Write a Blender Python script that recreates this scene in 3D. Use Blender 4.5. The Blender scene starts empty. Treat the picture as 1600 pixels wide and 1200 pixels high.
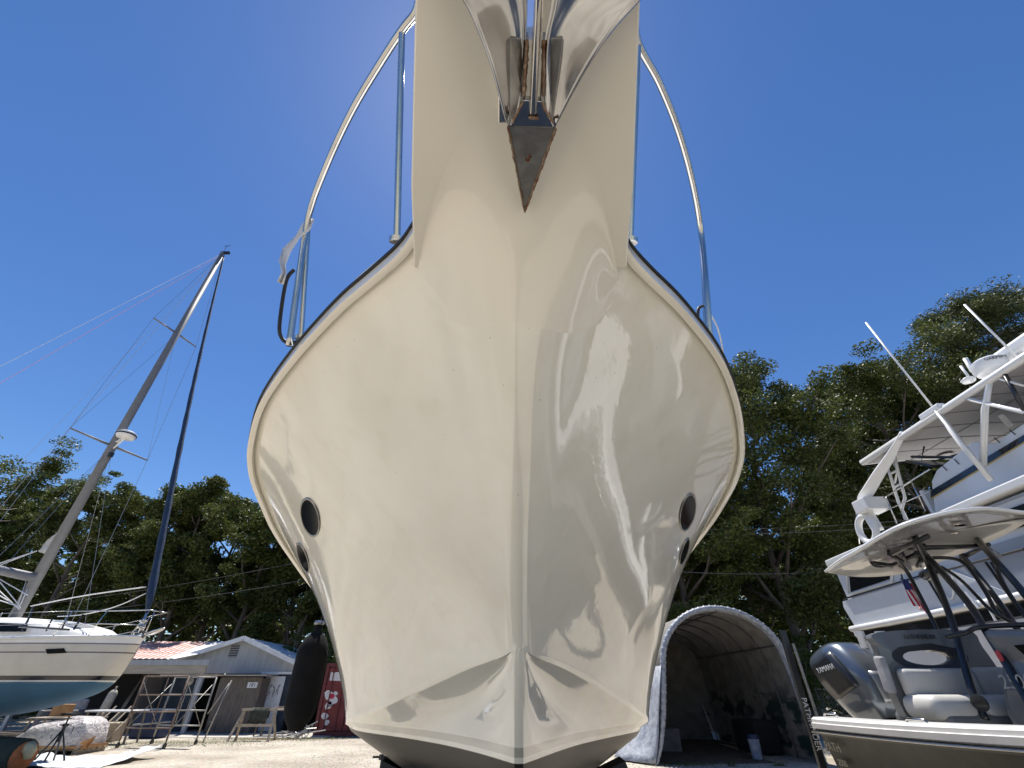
import bpy, bmesh, math, random
import numpy as np
from mathutils import Vector, Matrix
from mathutils.bvhtree import BVHTree
R_ = math.radians
sc = bpy.context.scene
col = sc.collection
random.seed(7)
# ---------------------------------------------------------------- camera
CAMZ = 1.6; PITCH = 35.1; FPX = 682.0
cam = bpy.data.cameras.new('camera'); camo = bpy.data.objects.new('camera', cam); col.objects.link(camo)
camo.location = (0, 0, CAMZ); camo.rotation_euler = (R_(90 + PITCH), 0, 0)
cam.sensor_width = 36; cam.lens = 36 * FPX / 1600; cam.clip_start = 0.02; cam.clip_end = 3000
sc.camera = camo
# ---------------------------------------------------------------- light
SUN_EL, SUN_AZ = 69.0, -15.0          # azimuth measured from +Y towards +X
w = bpy.data.worlds.new('World'); sc.world = w; w.use_nodes = True
nt = w.node_tree; bg = nt.nodes['Background']
sky = nt.nodes.new('ShaderNodeTexSky'); sky.sky_type = 'NISHITA'; sky.sun_disc = False
sky.sun_elevation = R_(SUN_EL); sky.sun_rotation = R_(SUN_AZ)
sky.air_density = 1.0; sky.dust_density = 0.12; sky.ozone_density = 3.8; sky.altitude = 0
hsv = nt.nodes.new('ShaderNodeHueSaturation'); hsv.inputs['Saturation'].default_value = 1.21; hsv.inputs['Hue'].default_value = 0.507; nt.links.new(sky.outputs[0], hsv.inputs['Color']); nt.links.new(hsv.outputs[0], bg.inputs[0]); bg.inputs[1].default_value = 0.085
sl = bpy.data.lights.new('sun', 'SUN'); so = bpy.data.objects.new('sun', sl); col.objects.link(so)
sl.energy = 4.6; sl.angle = R_(0.5); sl.color = (1.0, 0.955, 0.88)
sd = Vector((math.sin(R_(SUN_AZ)) * math.cos(R_(SUN_EL)), math.cos(R_(SUN_AZ)) * math.cos(R_(SUN_EL)), math.sin(R_(SUN_EL))))
so.rotation_euler = sd.to_track_quat('Z', 'Y').to_euler(); so.location = (0, 0, 40)
sc.view_settings.view_transform = 'Standard'; sc.view_settings.look = 'None'
sc.view_settings.exposure = 0.68; sc.view_settings.gamma = 1
sc.render.engine = 'CYCLES'
# ---------------------------------------------------------------- pixel rays (planning help: photograph pixel -> point on a plane)
CT, ST = math.cos(R_(PITCH)), math.sin(R_(PITCH))
def ray(px, py):
    a = (px - 800) / FPX; b = (600 - py) / FPX
    return Vector((a, CT - ST * b, ST + CT * b))
def AY(px, py, y): r = ray(px, py); return Vector((r.x, r.y, r.z)) * (y / r.y) + Vector((0, 0, CAMZ))
def AX(px, py, x): r = ray(px, py); return r * (x / r.x) + Vector((0, 0, CAMZ))
def AZ(px, py, z): r = ray(px, py); return r * ((z - CAMZ) / r.z) + Vector((0, 0, CAMZ))
# ---------------------------------------------------------------- materials
def mat(name, c, rough=0.5, metal=0.0, coat=0.0, var=0.12, scale=6.0, bump=0.0, bscale=40.0, c2=None, spec=0.5, trans=0.0, coatr=0.03, detail=6.0, sub=0.0, stretch=None):
    m = bpy.data.materials.new(name); m.use_nodes = True
    n = m.node_tree; p = n.nodes['Principled BSDF']; L = n.links
    p.inputs['Roughness'].default_value = rough; p.inputs['Metallic'].default_value = metal
    p.inputs['Coat Weight'].default_value = coat; p.inputs['Coat Roughness'].default_value = coatr
    p.inputs['Specular IOR Level'].default_value = spec
    p.inputs['Transmission Weight'].default_value = trans
    tc = n.nodes.new('ShaderNodeTexCoord'); mp = n.nodes.new('ShaderNodeMapping')
    if stretch: mp.inputs['Scale'].default_value = stretch
    L.new(tc.outputs['Object'], mp.inputs[0])
    nz = n.nodes.new('ShaderNodeTexNoise'); nz.inputs['Scale'].default_value = scale; nz.inputs['Detail'].default_value = detail
    L.new(mp.outputs[0], nz.inputs['Vector'])
    rp = n.nodes.new('ShaderNodeValToRGB'); rp.color_ramp.elements[0].position = 0.3; rp.color_ramp.elements[1].position = 0.7
    c2 = c2 or tuple(max(0, x * (1 - var)) for x in c); c1 = c if c2 is not None and var == 0 else tuple(min(1, x * (1 + var * 0.4)) for x in c)
    rp.color_ramp.elements[0].color = (*c2, 1); rp.color_ramp.elements[1].color = (*c1, 1)
    L.new(nz.outputs['Fac'], rp.inputs[0]); L.new(rp.outputs[0], p.inputs['Base Color'])
    if bump:
        bn = n.nodes.new('ShaderNodeTexNoise'); bn.inputs['Scale'].default_value = bscale; bn.inputs['Detail'].default_value = 5
        L.new(mp.outputs[0], bn.inputs['Vector'])
        bp = n.nodes.new('ShaderNodeBump'); bp.inputs['Strength'].default_value = 1.0; bp.inputs['Distance'].default_value = bump
        L.new(bn.outputs['Fac'], bp.inputs['Height']); L.new(bp.outputs[0], p.inputs['Normal'])
        if coat: L.new(bp.outputs[0], p.inputs['Coat Normal'])
    return m
def nodes(m): return m.node_tree, m.node_tree.nodes['Principled BSDF'], m.node_tree.links
# ---------------------------------------------------------------- mesh builder
class MB:
    def __init__(s): s.v = []; s.f = []
    def add(s, vs, fs):
        o = len(s.v); s.v += [tuple(v) for v in vs]; s.f += [tuple(i + o for i in f) for f in fs]; return s
    def box(s, c, d, rz=0, M=None):
        x, y, z = d[0] / 2, d[1] / 2, d[2] / 2
        M = M or Matrix.Rotation(rz, 3, 'Z')
        vs = [M @ Vector((sx * x, sy * y, sz * z)) + Vector(c) for sx in (-1, 1) for sy in (-1, 1) for sz in (-1, 1)]
        return s.add(vs, [(0, 1, 3, 2), (4, 6, 7, 5), (0, 4, 5, 1), (2, 3, 7, 6), (0, 2, 6, 4), (1, 5, 7, 3)])
    def bar(s, a, b, w, h=None, up=(0, 0, 1)):
        a = Vector(a); b = Vector(b); t = (b - a); l = t.length; t.normalize(); h = h or w
        u = Vector(up); u = u - t * u.dot(t)
        if u.length < 1e-4: u = Vector((0, 1, 0)) - t * t.y
        u.normalize(); r = t.cross(u)
        M = Matrix((r, t, u)).transposed()
        return s.box((a + b) / 2, (w, l, h), M=M)
    def tube(s, pts, r, n=8, closed=False, cap=True):
        P = [Vector(p) for p in pts]; m = len(P); rr = r if isinstance(r, (list, tuple)) else [r] * m
        vs = []; fs = []; pu = None
        for i in range(m):
            if closed: t = P[(i + 1) % m] - P[i - 1]
            else: t = P[min(i + 1, m - 1)] - P[max(i - 1, 0)]
            t.normalize()
            if pu is None:
                u = Vector((0, 0, 1)) if abs(t.z) < 0.9 else Vector((1, 0, 0))
            else: u = pu
            u = (u - t * u.dot(t)); u.normalize(); pu = u; q = t.cross(u)
            for k in range(n):
                an = 2 * math.pi * k / n
                vs.append(P[i] + (u * math.cos(an) + q * math.sin(an)) * rr[i])
        for i in range(m if closed else m - 1):
            j = (i + 1) % m
            for k in range(n):
                fs.append((i * n + k, i * n + (k + 1) % n, j * n + (k + 1) % n, j * n + k))
        if cap and not closed:
            fs.append(tuple(range(n - 1, -1, -1))); fs.append(tuple((m - 1) * n + k for k in range(n)))
        return s.add(vs, fs)
    def lathe(s, c, prof, n=24, axis=(0, 0, 1), sx=1, sy=1):
        ax = Vector(axis).normalized(); u = Vector((1, 0, 0)) if abs(ax.x) < 0.9 else Vector((0, 1, 0))
        u = (u - ax * u.dot(ax)).normalized(); q = ax.cross(u); c = Vector(c); vs = []; fs = []
        for (r, z) in prof:
            for k in range(n):
                an = 2 * math.pi * k / n
                vs.append(c + ax * z + u * (math.cos(an) * r * sx) + q * (math.sin(an) * r * sy))
        for i in range(len(prof) - 1):
            for k in range(n): fs.append((i * n + k, i * n + (k + 1) % n, (i + 1) * n + (k + 1) % n, (i + 1) * n + k))
        fs.append(tuple(range(n - 1, -1, -1))); fs.append(tuple((len(prof) - 1) * n + k for k in range(n)))
        return s.add(vs, fs)
    def prism(s, poly, off):
        """polygon (3D points) extruded by vector off"""
        n = len(poly); P = [Vector(p) for p in poly]; o = Vector(off)
        return s.add(P + [p + o for p in P], [tuple(range(n - 1, -1, -1)), tuple(range(n, 2 * n))] + [(i, (i + 1) % n, n + (i + 1) % n, n + i) for i in range(n)])
    def grid(s, rows, closed=False):
        m = len(rows); n = len(rows[0]); vs = [p for r in rows for p in r]; fs = []
        for i in range(m - 1):
            for k in range(n if closed else n - 1):
                fs.append((i * n + k, i * n + (k + 1) % n, (i + 1) * n + (k + 1) % n, (i + 1) * n + k))
        return s.add(vs, fs)
    def build(s, name, m, parent=None, smooth=False, label=None, bevel=0, solid=0, subsurf=0, auto=None, kind=None):
        me = bpy.data.meshes.new(name); org = world_loc(parent) if parent else Vector((0, 0, 0))
        me.from_pydata([tuple(Vector(v) - org) for v in s.v], [], s.f); me.validate()
        if not solid:
            b = bmesh.new(); b.from_mesh(me); bmesh.ops.recalc_face_normals(b, faces=b.faces); b.to_mesh(me); b.free()
        o = bpy.data.objects.new(name, me); col.objects.link(o)
        for x in (m if isinstance(m, list) else [m]): me.materials.append(x)
        if parent: o.parent = parent
        if smooth or auto:
            me.polygons.foreach_set('use_smooth', [True] * len(me.polygons))
            if auto: me.set_sharp_from_angle(angle=R_(auto))
        if solid:
            d = o.modifiers.new('solid', 'SOLIDIFY'); d.thickness = solid; d.offset = 0
        if subsurf:
            d = o.modifiers.new('sub', 'SUBSURF'); d.levels = d.render_levels = subsurf
        if bevel:
            d = o.modifiers.new('bevel', 'BEVEL'); d.width = bevel; d.segments = 2; d.limit_method = 'ANGLE'; d.angle_limit = R_(35)
        if label: o['label'] = label
        if kind: o['kind'] = kind
        return o
def world_loc(o):
    v = Vector((0, 0, 0))
    while o: v += o.location; o = o.parent
    return v
def thing(name, label, cat, loc=(0, 0, 0), group=None, kind=None):
    o = bpy.data.objects.new(name, None); col.objects.link(o); o.location = loc; o.empty_display_size = 0.2
    o['label'] = label; o['category'] = cat
    if group: o['group'] = group
    if kind: o['kind'] = kind
    return o
def tag(o, label, cat, group=None):
    o['label'] = label; o['category'] = cat
    if group: o['group'] = group
    return o
def dup(root, loc=None, rz=None, label=None, scale=None):
    def cp(o, par):
        c = o.copy(); col.objects.link(c)
        if par: c.parent = par
        for ch in list(o.children): cp(ch, c)
        return c
    c = cp(root, None)
    if loc is not None: c.location = loc
    if rz is not None: c.rotation_euler = (0, 0, rz)
    if scale is not None: c.scale = (scale,) * 3 if not isinstance(scale, tuple) else scale
    if label: c['label'] = label
    return c
def interp(x, pts):
    xs = [p[0] for p in pts]; ys = [p[1] for p in pts]
    # monotone-ish cubic through points
    n = len(xs)
    if x <= xs[0]: return ys[0]
    if x >= xs[-1]: return ys[-1]
    d = [(ys[i + 1] - ys[i]) / (xs[i + 1] - xs[i]) for i in range(n - 1)]
    m = [d[0]] + [0 if d[i - 1] * d[i] <= 0 else 2 * d[i - 1] * d[i] / (d[i - 1] + d[i]) for i in range(1, n - 1)] + [d[-1]]
    for i in range(n - 1):
        if x <= xs[i + 1]:
            h = xs[i + 1] - xs[i]; t = (x - xs[i]) / h
            return ys[i] * (2 * t ** 3 - 3 * t * t + 1) + h * m[i] * (t ** 3 - 2 * t * t + t) + ys[i + 1] * (3 * t * t - 2 * t ** 3) + h * m[i + 1] * (t ** 3 - t * t)
def smooth_path(pts, n=6):
    P = [Vector(p) for p in pts]; out = []
    for i in range(len(P) - 1):
        p0 = P[max(i - 1, 0)]; p1 = P[i]; p2 = P[i + 1]; p3 = P[min(i + 2, len(P) - 1)]
        for k in range(n):
            t = k / n
            out.append(0.5 * ((2 * p1) + (p2 - p0) * t + (2 * p0 - 5 * p1 + 4 * p2 - p3) * t * t + (3 * p1 - p0 - 3 * p2 + p3) * t ** 3))
    out.append(P[-1]); return out
def text_obj(name, s, m, size, loc, xdir, ydir, parent=None, depth=0.002, shear=0, align='CENTER'):
    cu = bpy.data.curves.new(name, 'FONT'); cu.body = s; cu.size = size; cu.extrude = depth; cu.align_x = align; cu.align_y = 'CENTER'; cu.shear = shear
    tmp = bpy.data.objects.new('tmp', cu); col.objects.link(tmp)
    dg = bpy.context.evaluated_depsgraph_get(); me = bpy.data.meshes.new_from_object(tmp.evaluated_get(dg))
    bpy.data.objects.remove(tmp); me.name = name
    X = Vector(xdir).normalized(); Y = Vector(ydir); Y = (Y - X * X.dot(Y)).normalized(); Z = X.cross(Y)
    org = world_loc(parent) if parent else Vector((0, 0, 0))
    M = Matrix((X, Y, Z)).transposed().to_4x4(); M.translation = Vector(loc) - org
    me.transform(M); me.materials.clear(); me.materials.append(m)
    o = bpy.data.objects.new(name, me); col.objects.link(o)
    if parent: o.parent = parent
    return o
# ================================================================ materials
def ground_mat():
    m = bpy.data.materials.new('gravel_ground'); m.use_nodes = True
    n, p, L = nodes(m)
    tc = n.nodes.new('ShaderNodeTexCoord')
    def noise(s, d=6):
        q = n.nodes.new('ShaderNodeTexNoise'); q.inputs['Scale'].default_value = s; q.inputs['Detail'].default_value = d
        L.new(tc.outputs['Object'], q.inputs['Vector']); return q
    a = noise(0.35); b = noise(9, 8)
    v = n.nodes.new('ShaderNodeTexVoronoi'); v.inputs['Scale'].default_value = 22; L.new(tc.outputs['Object'], v.inputs['Vector'])
    r1 = n.nodes.new('ShaderNodeValToRGB'); e = r1.color_ramp.elements
    e[0].position = 0.32; e[0].color = (0.33, 0.28, 0.215, 1); e[1].position = 0.62; e[1].color = (0.60, 0.545, 0.455, 1)
    L.new(a.outputs['Fac'], r1.inputs[0])
    r2 = n.nodes.new('ShaderNodeValToRGB'); e = r2.color_ramp.elements
    e[0].position = 0.25; e[0].color = (0.62, 0.62, 0.62, 1); e[1].position = 0.75; e[1].color = (1.2, 1.2, 1.2, 1)
    L.new(b.outputs['Fac'], r2.inputs[0])
    mx = n.nodes.new('ShaderNodeMixRGB'); mx.blend_type = 'MULTIPLY'; mx.inputs[0].default_value = 0.9
    L.new(r1.outputs[0], mx.inputs[1]); L.new(r2.outputs[0], mx.inputs[2])
    m2 = n.nodes.new('ShaderNodeMixRGB'); m2.blend_type = 'MULTIPLY'; m2.inputs[0].default_value = 0.22
    L.new(mx.outputs[0], m2.inputs[1]); L.new(v.outputs['Color'], m2.inputs[2])
    L.new(m2.outputs[0], p.inputs['Base Color']); p.inputs['Roughness'].default_value = 0.95
    bp = n.nodes.new('ShaderNodeBump'); bp.inputs['Distance'].default_value = 0.02; L.new(v.outputs['Distance'], bp.inputs['Height'])
    L.new(bp.outputs[0], p.inputs['Normal'])
    return m
M = {}
M['ground'] = ground_mat()
M['steel'] = mat('polished_steel', (0.62, 0.60, 0.57), 0.20, 1.0, var=0.1, scale=10)
M['anchor'] = mat('anchor_steel', (0.50, 0.495, 0.485), 0.11, 1.0, var=0.3, scale=7, bump=0.002, bscale=2)
M['plate'] = mat('dull_steel', (0.36, 0.355, 0.345), 0.40, 1.0, var=0.3, scale=20, bump=0.0006, bscale=90)
M['weld'] = mat('rusty_weld', (0.34, 0.27, 0.20), 0.55, 0.7, c2=(0.14, 0.055, 0.025), scale=60, bump=0.002, bscale=220)
M['rust'] = mat('rust_spot', (0.17, 0.05, 0.02), 0.8, 0, c2=(0.08, 0.025, 0.012), scale=120)
M['rubber'] = mat('black_rubber', (0.018, 0.018, 0.019), 0.6, var=0.2)
M['blackm'] = mat('black_metal', (0.015, 0.016, 0.018), 0.32, var=0.2, coat=0.3)
M['glass'] = mat('dark_glass', (0.006, 0.007, 0.007), 0.08, var=0.2, spec=.06)
M['white'] = mat('white_gelcoat', (0.80, 0.80, 0.79), 0.3, coat=0.6, var=0.06, scale=3, bump=0.0008, bscale=3)
M['deckw'] = mat('white_deck', (0.78, 0.77, 0.74), 0.55, var=0.08)
# cream topside gelcoat with bottom paint below the waterline and a grey band above it
def hull_mat():
    m = bpy.data.materials.new('cream_hull'); m.use_nodes = True
    n, p, L = nodes(m)
    g = n.nodes.new('ShaderNodeNewGeometry'); sp = n.nodes.new('ShaderNodeSeparateXYZ'); L.new(g.outputs['Position'], sp.inputs[0])
    rp = n.nodes.new('ShaderNodeValToRGB'); rp.color_ramp.interpolation = 'CONSTANT'
    cr = (0.83, 0.80, 0.69, 1)
    mr = n.nodes.new('ShaderNodeMapRange'); mr.inputs['From Min'].default_value = 1.0; mr.inputs['From Max'].default_value = 2.0
    L.new(sp.outputs['Z'], mr.inputs['Value']); L.new(mr.outputs[0], rp.inputs[0])
    e = rp.color_ramp.elements
    e[0].position = 0; e[0].color = (0.032, 0.029, 0.026, 1); e[1].position = 0.31; e[1].color = cr
    q = e.new(0.335); q.color = (0.45, 0.435, 0.37, 1); q = e.new(0.375); q.color = cr
    tc = n.nodes.new('ShaderNodeTexCoord')
    nz = n.nodes.new('ShaderNodeTexNoise'); nz.inputs['Scale'].default_value = 1.3; nz.inputs['Detail'].default_value = 7; L.new(tc.outputs['Object'], nz.inputs['Vector'])
    r2 = n.nodes.new('ShaderNodeValToRGB'); r2.color_ramp.elements[0].position = .3; r2.color_ramp.elements[1].position = .7
    r2.color_ramp.elements[0].color = (0.93, 0.93, 0.92, 1); r2.color_ramp.elements[1].color = (1.03, 1.03, 1.03, 1)
    L.new(nz.outputs['Fac'], r2.inputs[0])
    mx = n.nodes.new('ShaderNodeMixRGB'); mx.blend_type = 'MULTIPLY'; mx.inputs[0].default_value = 1
    L.new(rp.outputs[0], mx.inputs[1]); L.new(r2.outputs[0], mx.inputs[2])
    # scattered specks and scuffs
    vz = n.nodes.new('ShaderNodeTexVoronoi'); vz.inputs['Scale'].default_value = 9; L.new(tc.outputs['Object'], vz.inputs['Vector'])
    r3 = n.nodes.new('ShaderNodeValToRGB'); r3.color_ramp.elements[0].position = 0.028; r3.color_ramp.elements[1].position = 0.04
    r3.color_ramp.elements[0].color = (0.5, 0.42, 0.3, 1); r3.color_ramp.elements[1].color = (1, 1, 1, 1); L.new(vz.outputs['Distance'], r3.inputs[0])
    m2 = n.nodes.new('ShaderNodeMixRGB'); m2.blend_type = 'MULTIPLY'; m2.inputs[0].default_value = 0.6
    mp = n.nodes.new('ShaderNodeMapping'); mp.inputs['Scale'].default_value = (7, 7, .35); L.new(tc.outputs['Object'], mp.inputs[0]); ns = n.nodes.new('ShaderNodeTexNoise'); ns.inputs['Scale'].default_value = 1.0; ns.inputs['Detail'].default_value = 9; L.new(mp.outputs[0], ns.inputs['Vector'])
    r5 = n.nodes.new('ShaderNodeValToRGB'); r5.color_ramp.elements[0].position = .28; r5.color_ramp.elements[1].position = .48; r5.color_ramp.elements[0].color = (.86, .83, .77, 1); r5.color_ramp.elements[1].color = (1, 1, 1, 1); L.new(ns.outputs['Fac'], r5.inputs[0])
    m5 = n.nodes.new('ShaderNodeMixRGB'); m5.blend_type = 'MULTIPLY'; m5.inputs[0].default_value = .35; L.new(mx.outputs[0], m5.inputs[1]); L.new(r5.outputs[0], m5.inputs[2]); mx = m5
    rr = n.nodes.new('ShaderNodeMapRange'); rr.inputs['From Min'].default_value = .35; rr.inputs['From Max'].default_value = .7; rr.inputs['To Min'].default_value = .012; rr.inputs['To Max'].default_value = .03; L.new(ns.outputs['Fac'], rr.inputs['Value']); L.new(rr.outputs[0], p.inputs['Coat Roughness'])
    L.new(mx.outputs[0], m2.inputs[1]); L.new(r3.outputs[0], m2.inputs[2]); L.new(m2.outputs[0], p.inputs['Base Color'])
    gt = n.nodes.new('ShaderNodeMath'); gt.operation = 'GREATER_THAN'; gt.inputs[1].default_value = 1.31; L.new(sp.outputs['Z'], gt.inputs[0])
    L.new(gt.outputs[0], p.inputs['Coat Weight']); ms = n.nodes.new('ShaderNodeMapRange'); ms.inputs['To Min'].default_value = .12; ms.inputs['To Max'].default_value = .5; L.new(gt.outputs[0], ms.inputs['Value']); L.new(ms.outputs[0], p.inputs['Specular IOR Level'])
    p.inputs['Roughness'].default_value = 0.35; p.inputs['Coat Roughness'].default_value = 0.025; p.inputs['Coat IOR'].default_value = 1.75
    b1 = n.nodes.new('ShaderNodeTexNoise'); b1.inputs['Scale'].default_value = 1.5; b1.inputs['Detail'].default_value = 0.6; L.new(tc.outputs['Object'], b1.inputs['Vector'])
    bp = n.nodes.new('ShaderNodeBump'); bp.inputs['Distance'].default_value = 0.0075; bp.inputs['Strength'].default_value = 1; L.new(b1.outputs['Fac'], bp.inputs['Height'])
    b2 = n.nodes.new('ShaderNodeTexNoise'); b2.inputs['Scale'].default_value = 26; b2.inputs['Detail'].default_value = 3; L.new(tc.outputs['Object'], b2.inputs['Vector'])
    bq = n.nodes.new('ShaderNodeBump'); bq.inputs['Distance'].default_value = 0.00025; L.new(b2.outputs['Fac'], bq.inputs['Height']); L.new(bp.outputs[0], bq.inputs['Normal'])
    L.new(bq.outputs[0], p.inputs['Coat Normal']); L.new(bq.outputs[0], p.inputs['Normal'])
    return m
M['hull'] = hull_mat()
M['cream'] = mat('cream_gelcoat', (0.84, 0.80, 0.69), 0.35, coat=1.0, var=0.05, scale=2, bump=0.004, bscale=1.8)
# ================================================================ ground
g = MB(); N = 60
for i in range(N + 1):
    for j in range(N + 1):
        fx = (i / N * 2 - 1); fy = (j / N * 2 - 1)
        x = math.copysign(abs(fx) ** 3, fx) * 600; y = math.copysign(abs(fy) ** 3, fy) * 600
        z = 0 if (abs(x) < 3 or y < 8) else 0.03 * math.sin(x * 1.3 + y * .7) * math.sin(y * .9)
        g.v.append((x, y, z))
for i in range(N):
    for j in range(N):
        a = i * (N + 1) + j; g.f.append((a, a + N + 1, a + N + 2, a + 1))
go = g.build('ground', M['ground'], kind='structure', smooth=True)
# ================================================================ the sport fishing boat overhead
DEND = 12.0
def bxs(D): return interp(D, [(-.3, .055), (1.0, .03), (1.35, .0), (1.89, -.03), (2.38, -.083), (2.98, -.123), (3.68, -.17), (4.5, -.235), (7, -.33), (12, -.55)])
def bx(D): return interp(D, [(-.3, .05), (1.0, .037), (2.8, .033), (4.0, -.03), (5, -.13), (7, -.27), (12, -.55)])
def bxc(D, v): return bx(D) + (bxs(D) - bx(D)) * v ** 1.1
Sh = [(.88, 0), (.93, .17), (1.0, .29), (1.1, .395), (1.22, .49), (1.35, .63), (1.51, .815), (1.69, .995), (1.89, 1.18), (2.12, 1.365), (2.38, 1.545), (2.66, 1.70), (2.98, 1.845), (3.32, 1.94), (3.68, 1.99), (4.08, 2.03), (4.51, 2.045), (4.96, 2.05), (6, 2.0), (7.5, 1.93), (12, 1.85)]
Zs = [(1.0, 3.215), (1.9, 3.18), (2.8, 3.09), (3.8, 2.93), (4.8, 2.76), (6, 2.52), (7.5, 2.32), (12, 2.15)]
Ch = [(2.45, 0.0), (2.6, .09), (3.0, .30), (3.6, .64), (4.2, .98), (5.0, 1.37), (6, 1.56), (8, 1.7), (12, 1.75)]
Zc = [(1.0, 2.5), (2.45, 1.765), (3.0, 1.70), (3.6, 1.60), (4.3, 1.47), (5, 1.37), (6, 1.30), (8, 1.22), (12, 1.2)]
St = [(1.0, 3.12), (1.25, 2.92), (1.7, 2.5), (2.1, 2.12), (2.45, 1.765), (2.66, 1.5), (2.80, 1.3)]  # stem D->z
def stem_D(z):
    return interp(-z, [(-p[1], p[0]) for p in St])
def sd_v(v):     # stem depth where line v starts
    lo, hi = 0.4, 2.45
    for _ in range(40):
        mid = (lo + hi) / 2
        zz = interp(mid, Zc) * (1 - v) + interp(mid, Zs) * v
        # stem z at mid
        sz = interp(mid, St) if mid >= 1.0 else 3.12 + (1.0 - mid) * 0.8
        if sz > zz: lo = mid
        else: hi = mid
    return (lo + hi) / 2
NS, NV = 110, 60
D01 = sd_v(1.0)
def topside(side):
    rows = []
    for j in range(NV + 1):
        v = j / NV; row = []
        D0 = 2.45 if v == 0 else sd_v(v)
        for i in range(NS + 1):
            t = i / NS; f = t ** 2.2
            Dv = D0 + (DEND - D0) * f
            Dc = 2.45 + (DEND - 2.45) * f; Dt = D01 + (DEND - D01) * f
            c = interp(Dc, Ch); s_ = interp(Dt, Sh)
            p = interp(Dv, [(1, 1.85), (2.5, 2.0), (3.4, 2.25), (5, 2.25), (7, 1.75), (12, 1.4)])
            gv = v ** p * (1 - 0.0) 
            # soft roll-over at the very top
            hb = c + (s_ - c) * gv
            d = Dv - D0                                 # rounded nose band of the stem
            wn = .040 + .15 * v ** 5
            wn *= min(1, math.sqrt(max(0, d) / (.05 + .14 * v ** 6))) * max(0, 1 - d / (2.2 - 1.6 * v))
            hb = math.sqrt(hb * hb + wn * wn)
            z = interp(Dv, Zc) * (1 - v) + interp(Dv, Zs) * v
            if v < 1e-6: z = interp(Dv, Zc)
            row.append(Vector((bxc(Dv, v) + side * hb, Dv, z)))
        rows.append(row)
    return rows
boat = thing('fishing_boat', 'large cream sport fishing boat seen from under its flared bow, standing on jack stands', 'boat', (bx(6), 6, 0))
tsL = topside(-1); tsR = topside(1)
hb_ = MB()
rows = []
for j in range(NV + 1): rows.append(list(reversed(tsL[j])) + tsR[j][1:])
hb_.grid(rows)
# chine flat + bottom
def keel(f, i):
    K = [(0, 2.45, 1.765), (0.01, 2.56, 1.63), (0.03, 2.68, 1.45), (.06, 2.82, 1.25), (.1, 3.05, 1.06), (.18, 3.7, .88), (.3, 4.9, .8), (.6, 8, .78), (1, 12, .78)]
    return interp(f, [(a, b) for a, b, c in K]), interp(f, [(a, c) for a, b, c in K])
def bottom(side):
    rows = [[] for _ in range(16)]
    for i in range(NS + 1):
        f = (i / NS) ** 2.2; Dc = 2.45 + (DEND - 2.45) * f
        out = tsL[0][i] if side < 0 else tsR[0][i]
        hbv = abs(out.x - bx(out.y)) + .02; fl = min(hbv * .45, interp(Dc, [(2.45, 0), (2.8, .10), (3.3, .19), (4.0, .22), (4.8, .16), (5.6, .05), (6, .04), (12, .04)]))
        inn = Vector((out.x - side * fl, out.y, out.z - 0.78 * fl - .002))
        mid = Vector((out.x - side * fl * .55, out.y, out.z - 0.25 * fl))
        Dk, zk = keel(f, i)
        k = Vector((bx(Dk) + side * 0.022 * min(1, i / 10), Dk + .006 * min(1, i / 10), zk))
        rows[0].append(out); rows[1].append(out + (mid - out) * .12 + Vector((0, 0, -.004))); rows[2].append(mid); rows[3].append(mid + (inn - mid) * .6); rows[4].append(inn)
        for j in range(1, 11):
            t = j / 10; p = inn.lerp(k, t)
            bul = math.sin(t * math.pi) * 0.05 * min(1, f * 12)
            p.z -= bul * .6; p.x += side * bul * .3
            w_ = max(0, 1 - (1 - t) * 8)
            rows[4 + j].append(p)
        rows[15].append(Vector((bx(Dk), Dk, zk - .004)))
    return rows
bl = bottom(-1); br = bottom(1)
hb_.grid(bl); hb_.grid(br)
# round the keel edge a little and close the transom
hull = hb_.build('hull', M['hull'], boat, auto=32)
b = bmesh.new(); b.from_mesh(hull.data); bmesh.ops.remove_doubles(b, verts=b.verts, dist=0.0008); bmesh.ops.recalc_face_normals(b, faces=b.faces); b.to_mesh(hull.data); b.free()
hull.data.polygons.foreach_set('use_smooth', [True] * len(hull.data.polygons)); hull.data.set_sharp_from_angle(angle=R_(38))
HB = BVHTree.FromPolygons([Vector(v) for v in hb_.v], hb_.f)
def hull_hit(px, py):
    r = ray(px, py).normalized(); h = HB.ray_cast(Vector((0, 0, CAMZ)), r)
    return h[0], (-h[1] if h[1].dot(r) > 0 else h[1])
# transom
tr = MB(); pts = [tsL[j][-1] for j in range(NV + 1)] + [tsR[j][-1] for j in range(NV, -1, -1)] + [br[4][-1], Vector((bx(12), 12, .78)), bl[4][-1]]
tr.prism(pts, (0, 0.04, 0)); tr.build('transom', M['cream'], boat)
# deck
dk = MB(); rowsd = []
for i in range(0, NS + 1):
    L_, R2 = tsL[NV][i], tsR[NV][i]
    rowsd.append([L_ + Vector((0.0, 0, .02)), L_.lerp(R2, .1) + Vector((0, 0, .06)), L_.lerp(R2, .5) + Vector((0, 0, .10)), L_.lerp(R2, .9) + Vector((0, 0, .06)), R2 + Vector((0, 0, .02))])
dk.grid(rowsd); dk.build('deck', M['deckw'], boat, smooth=True)
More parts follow.
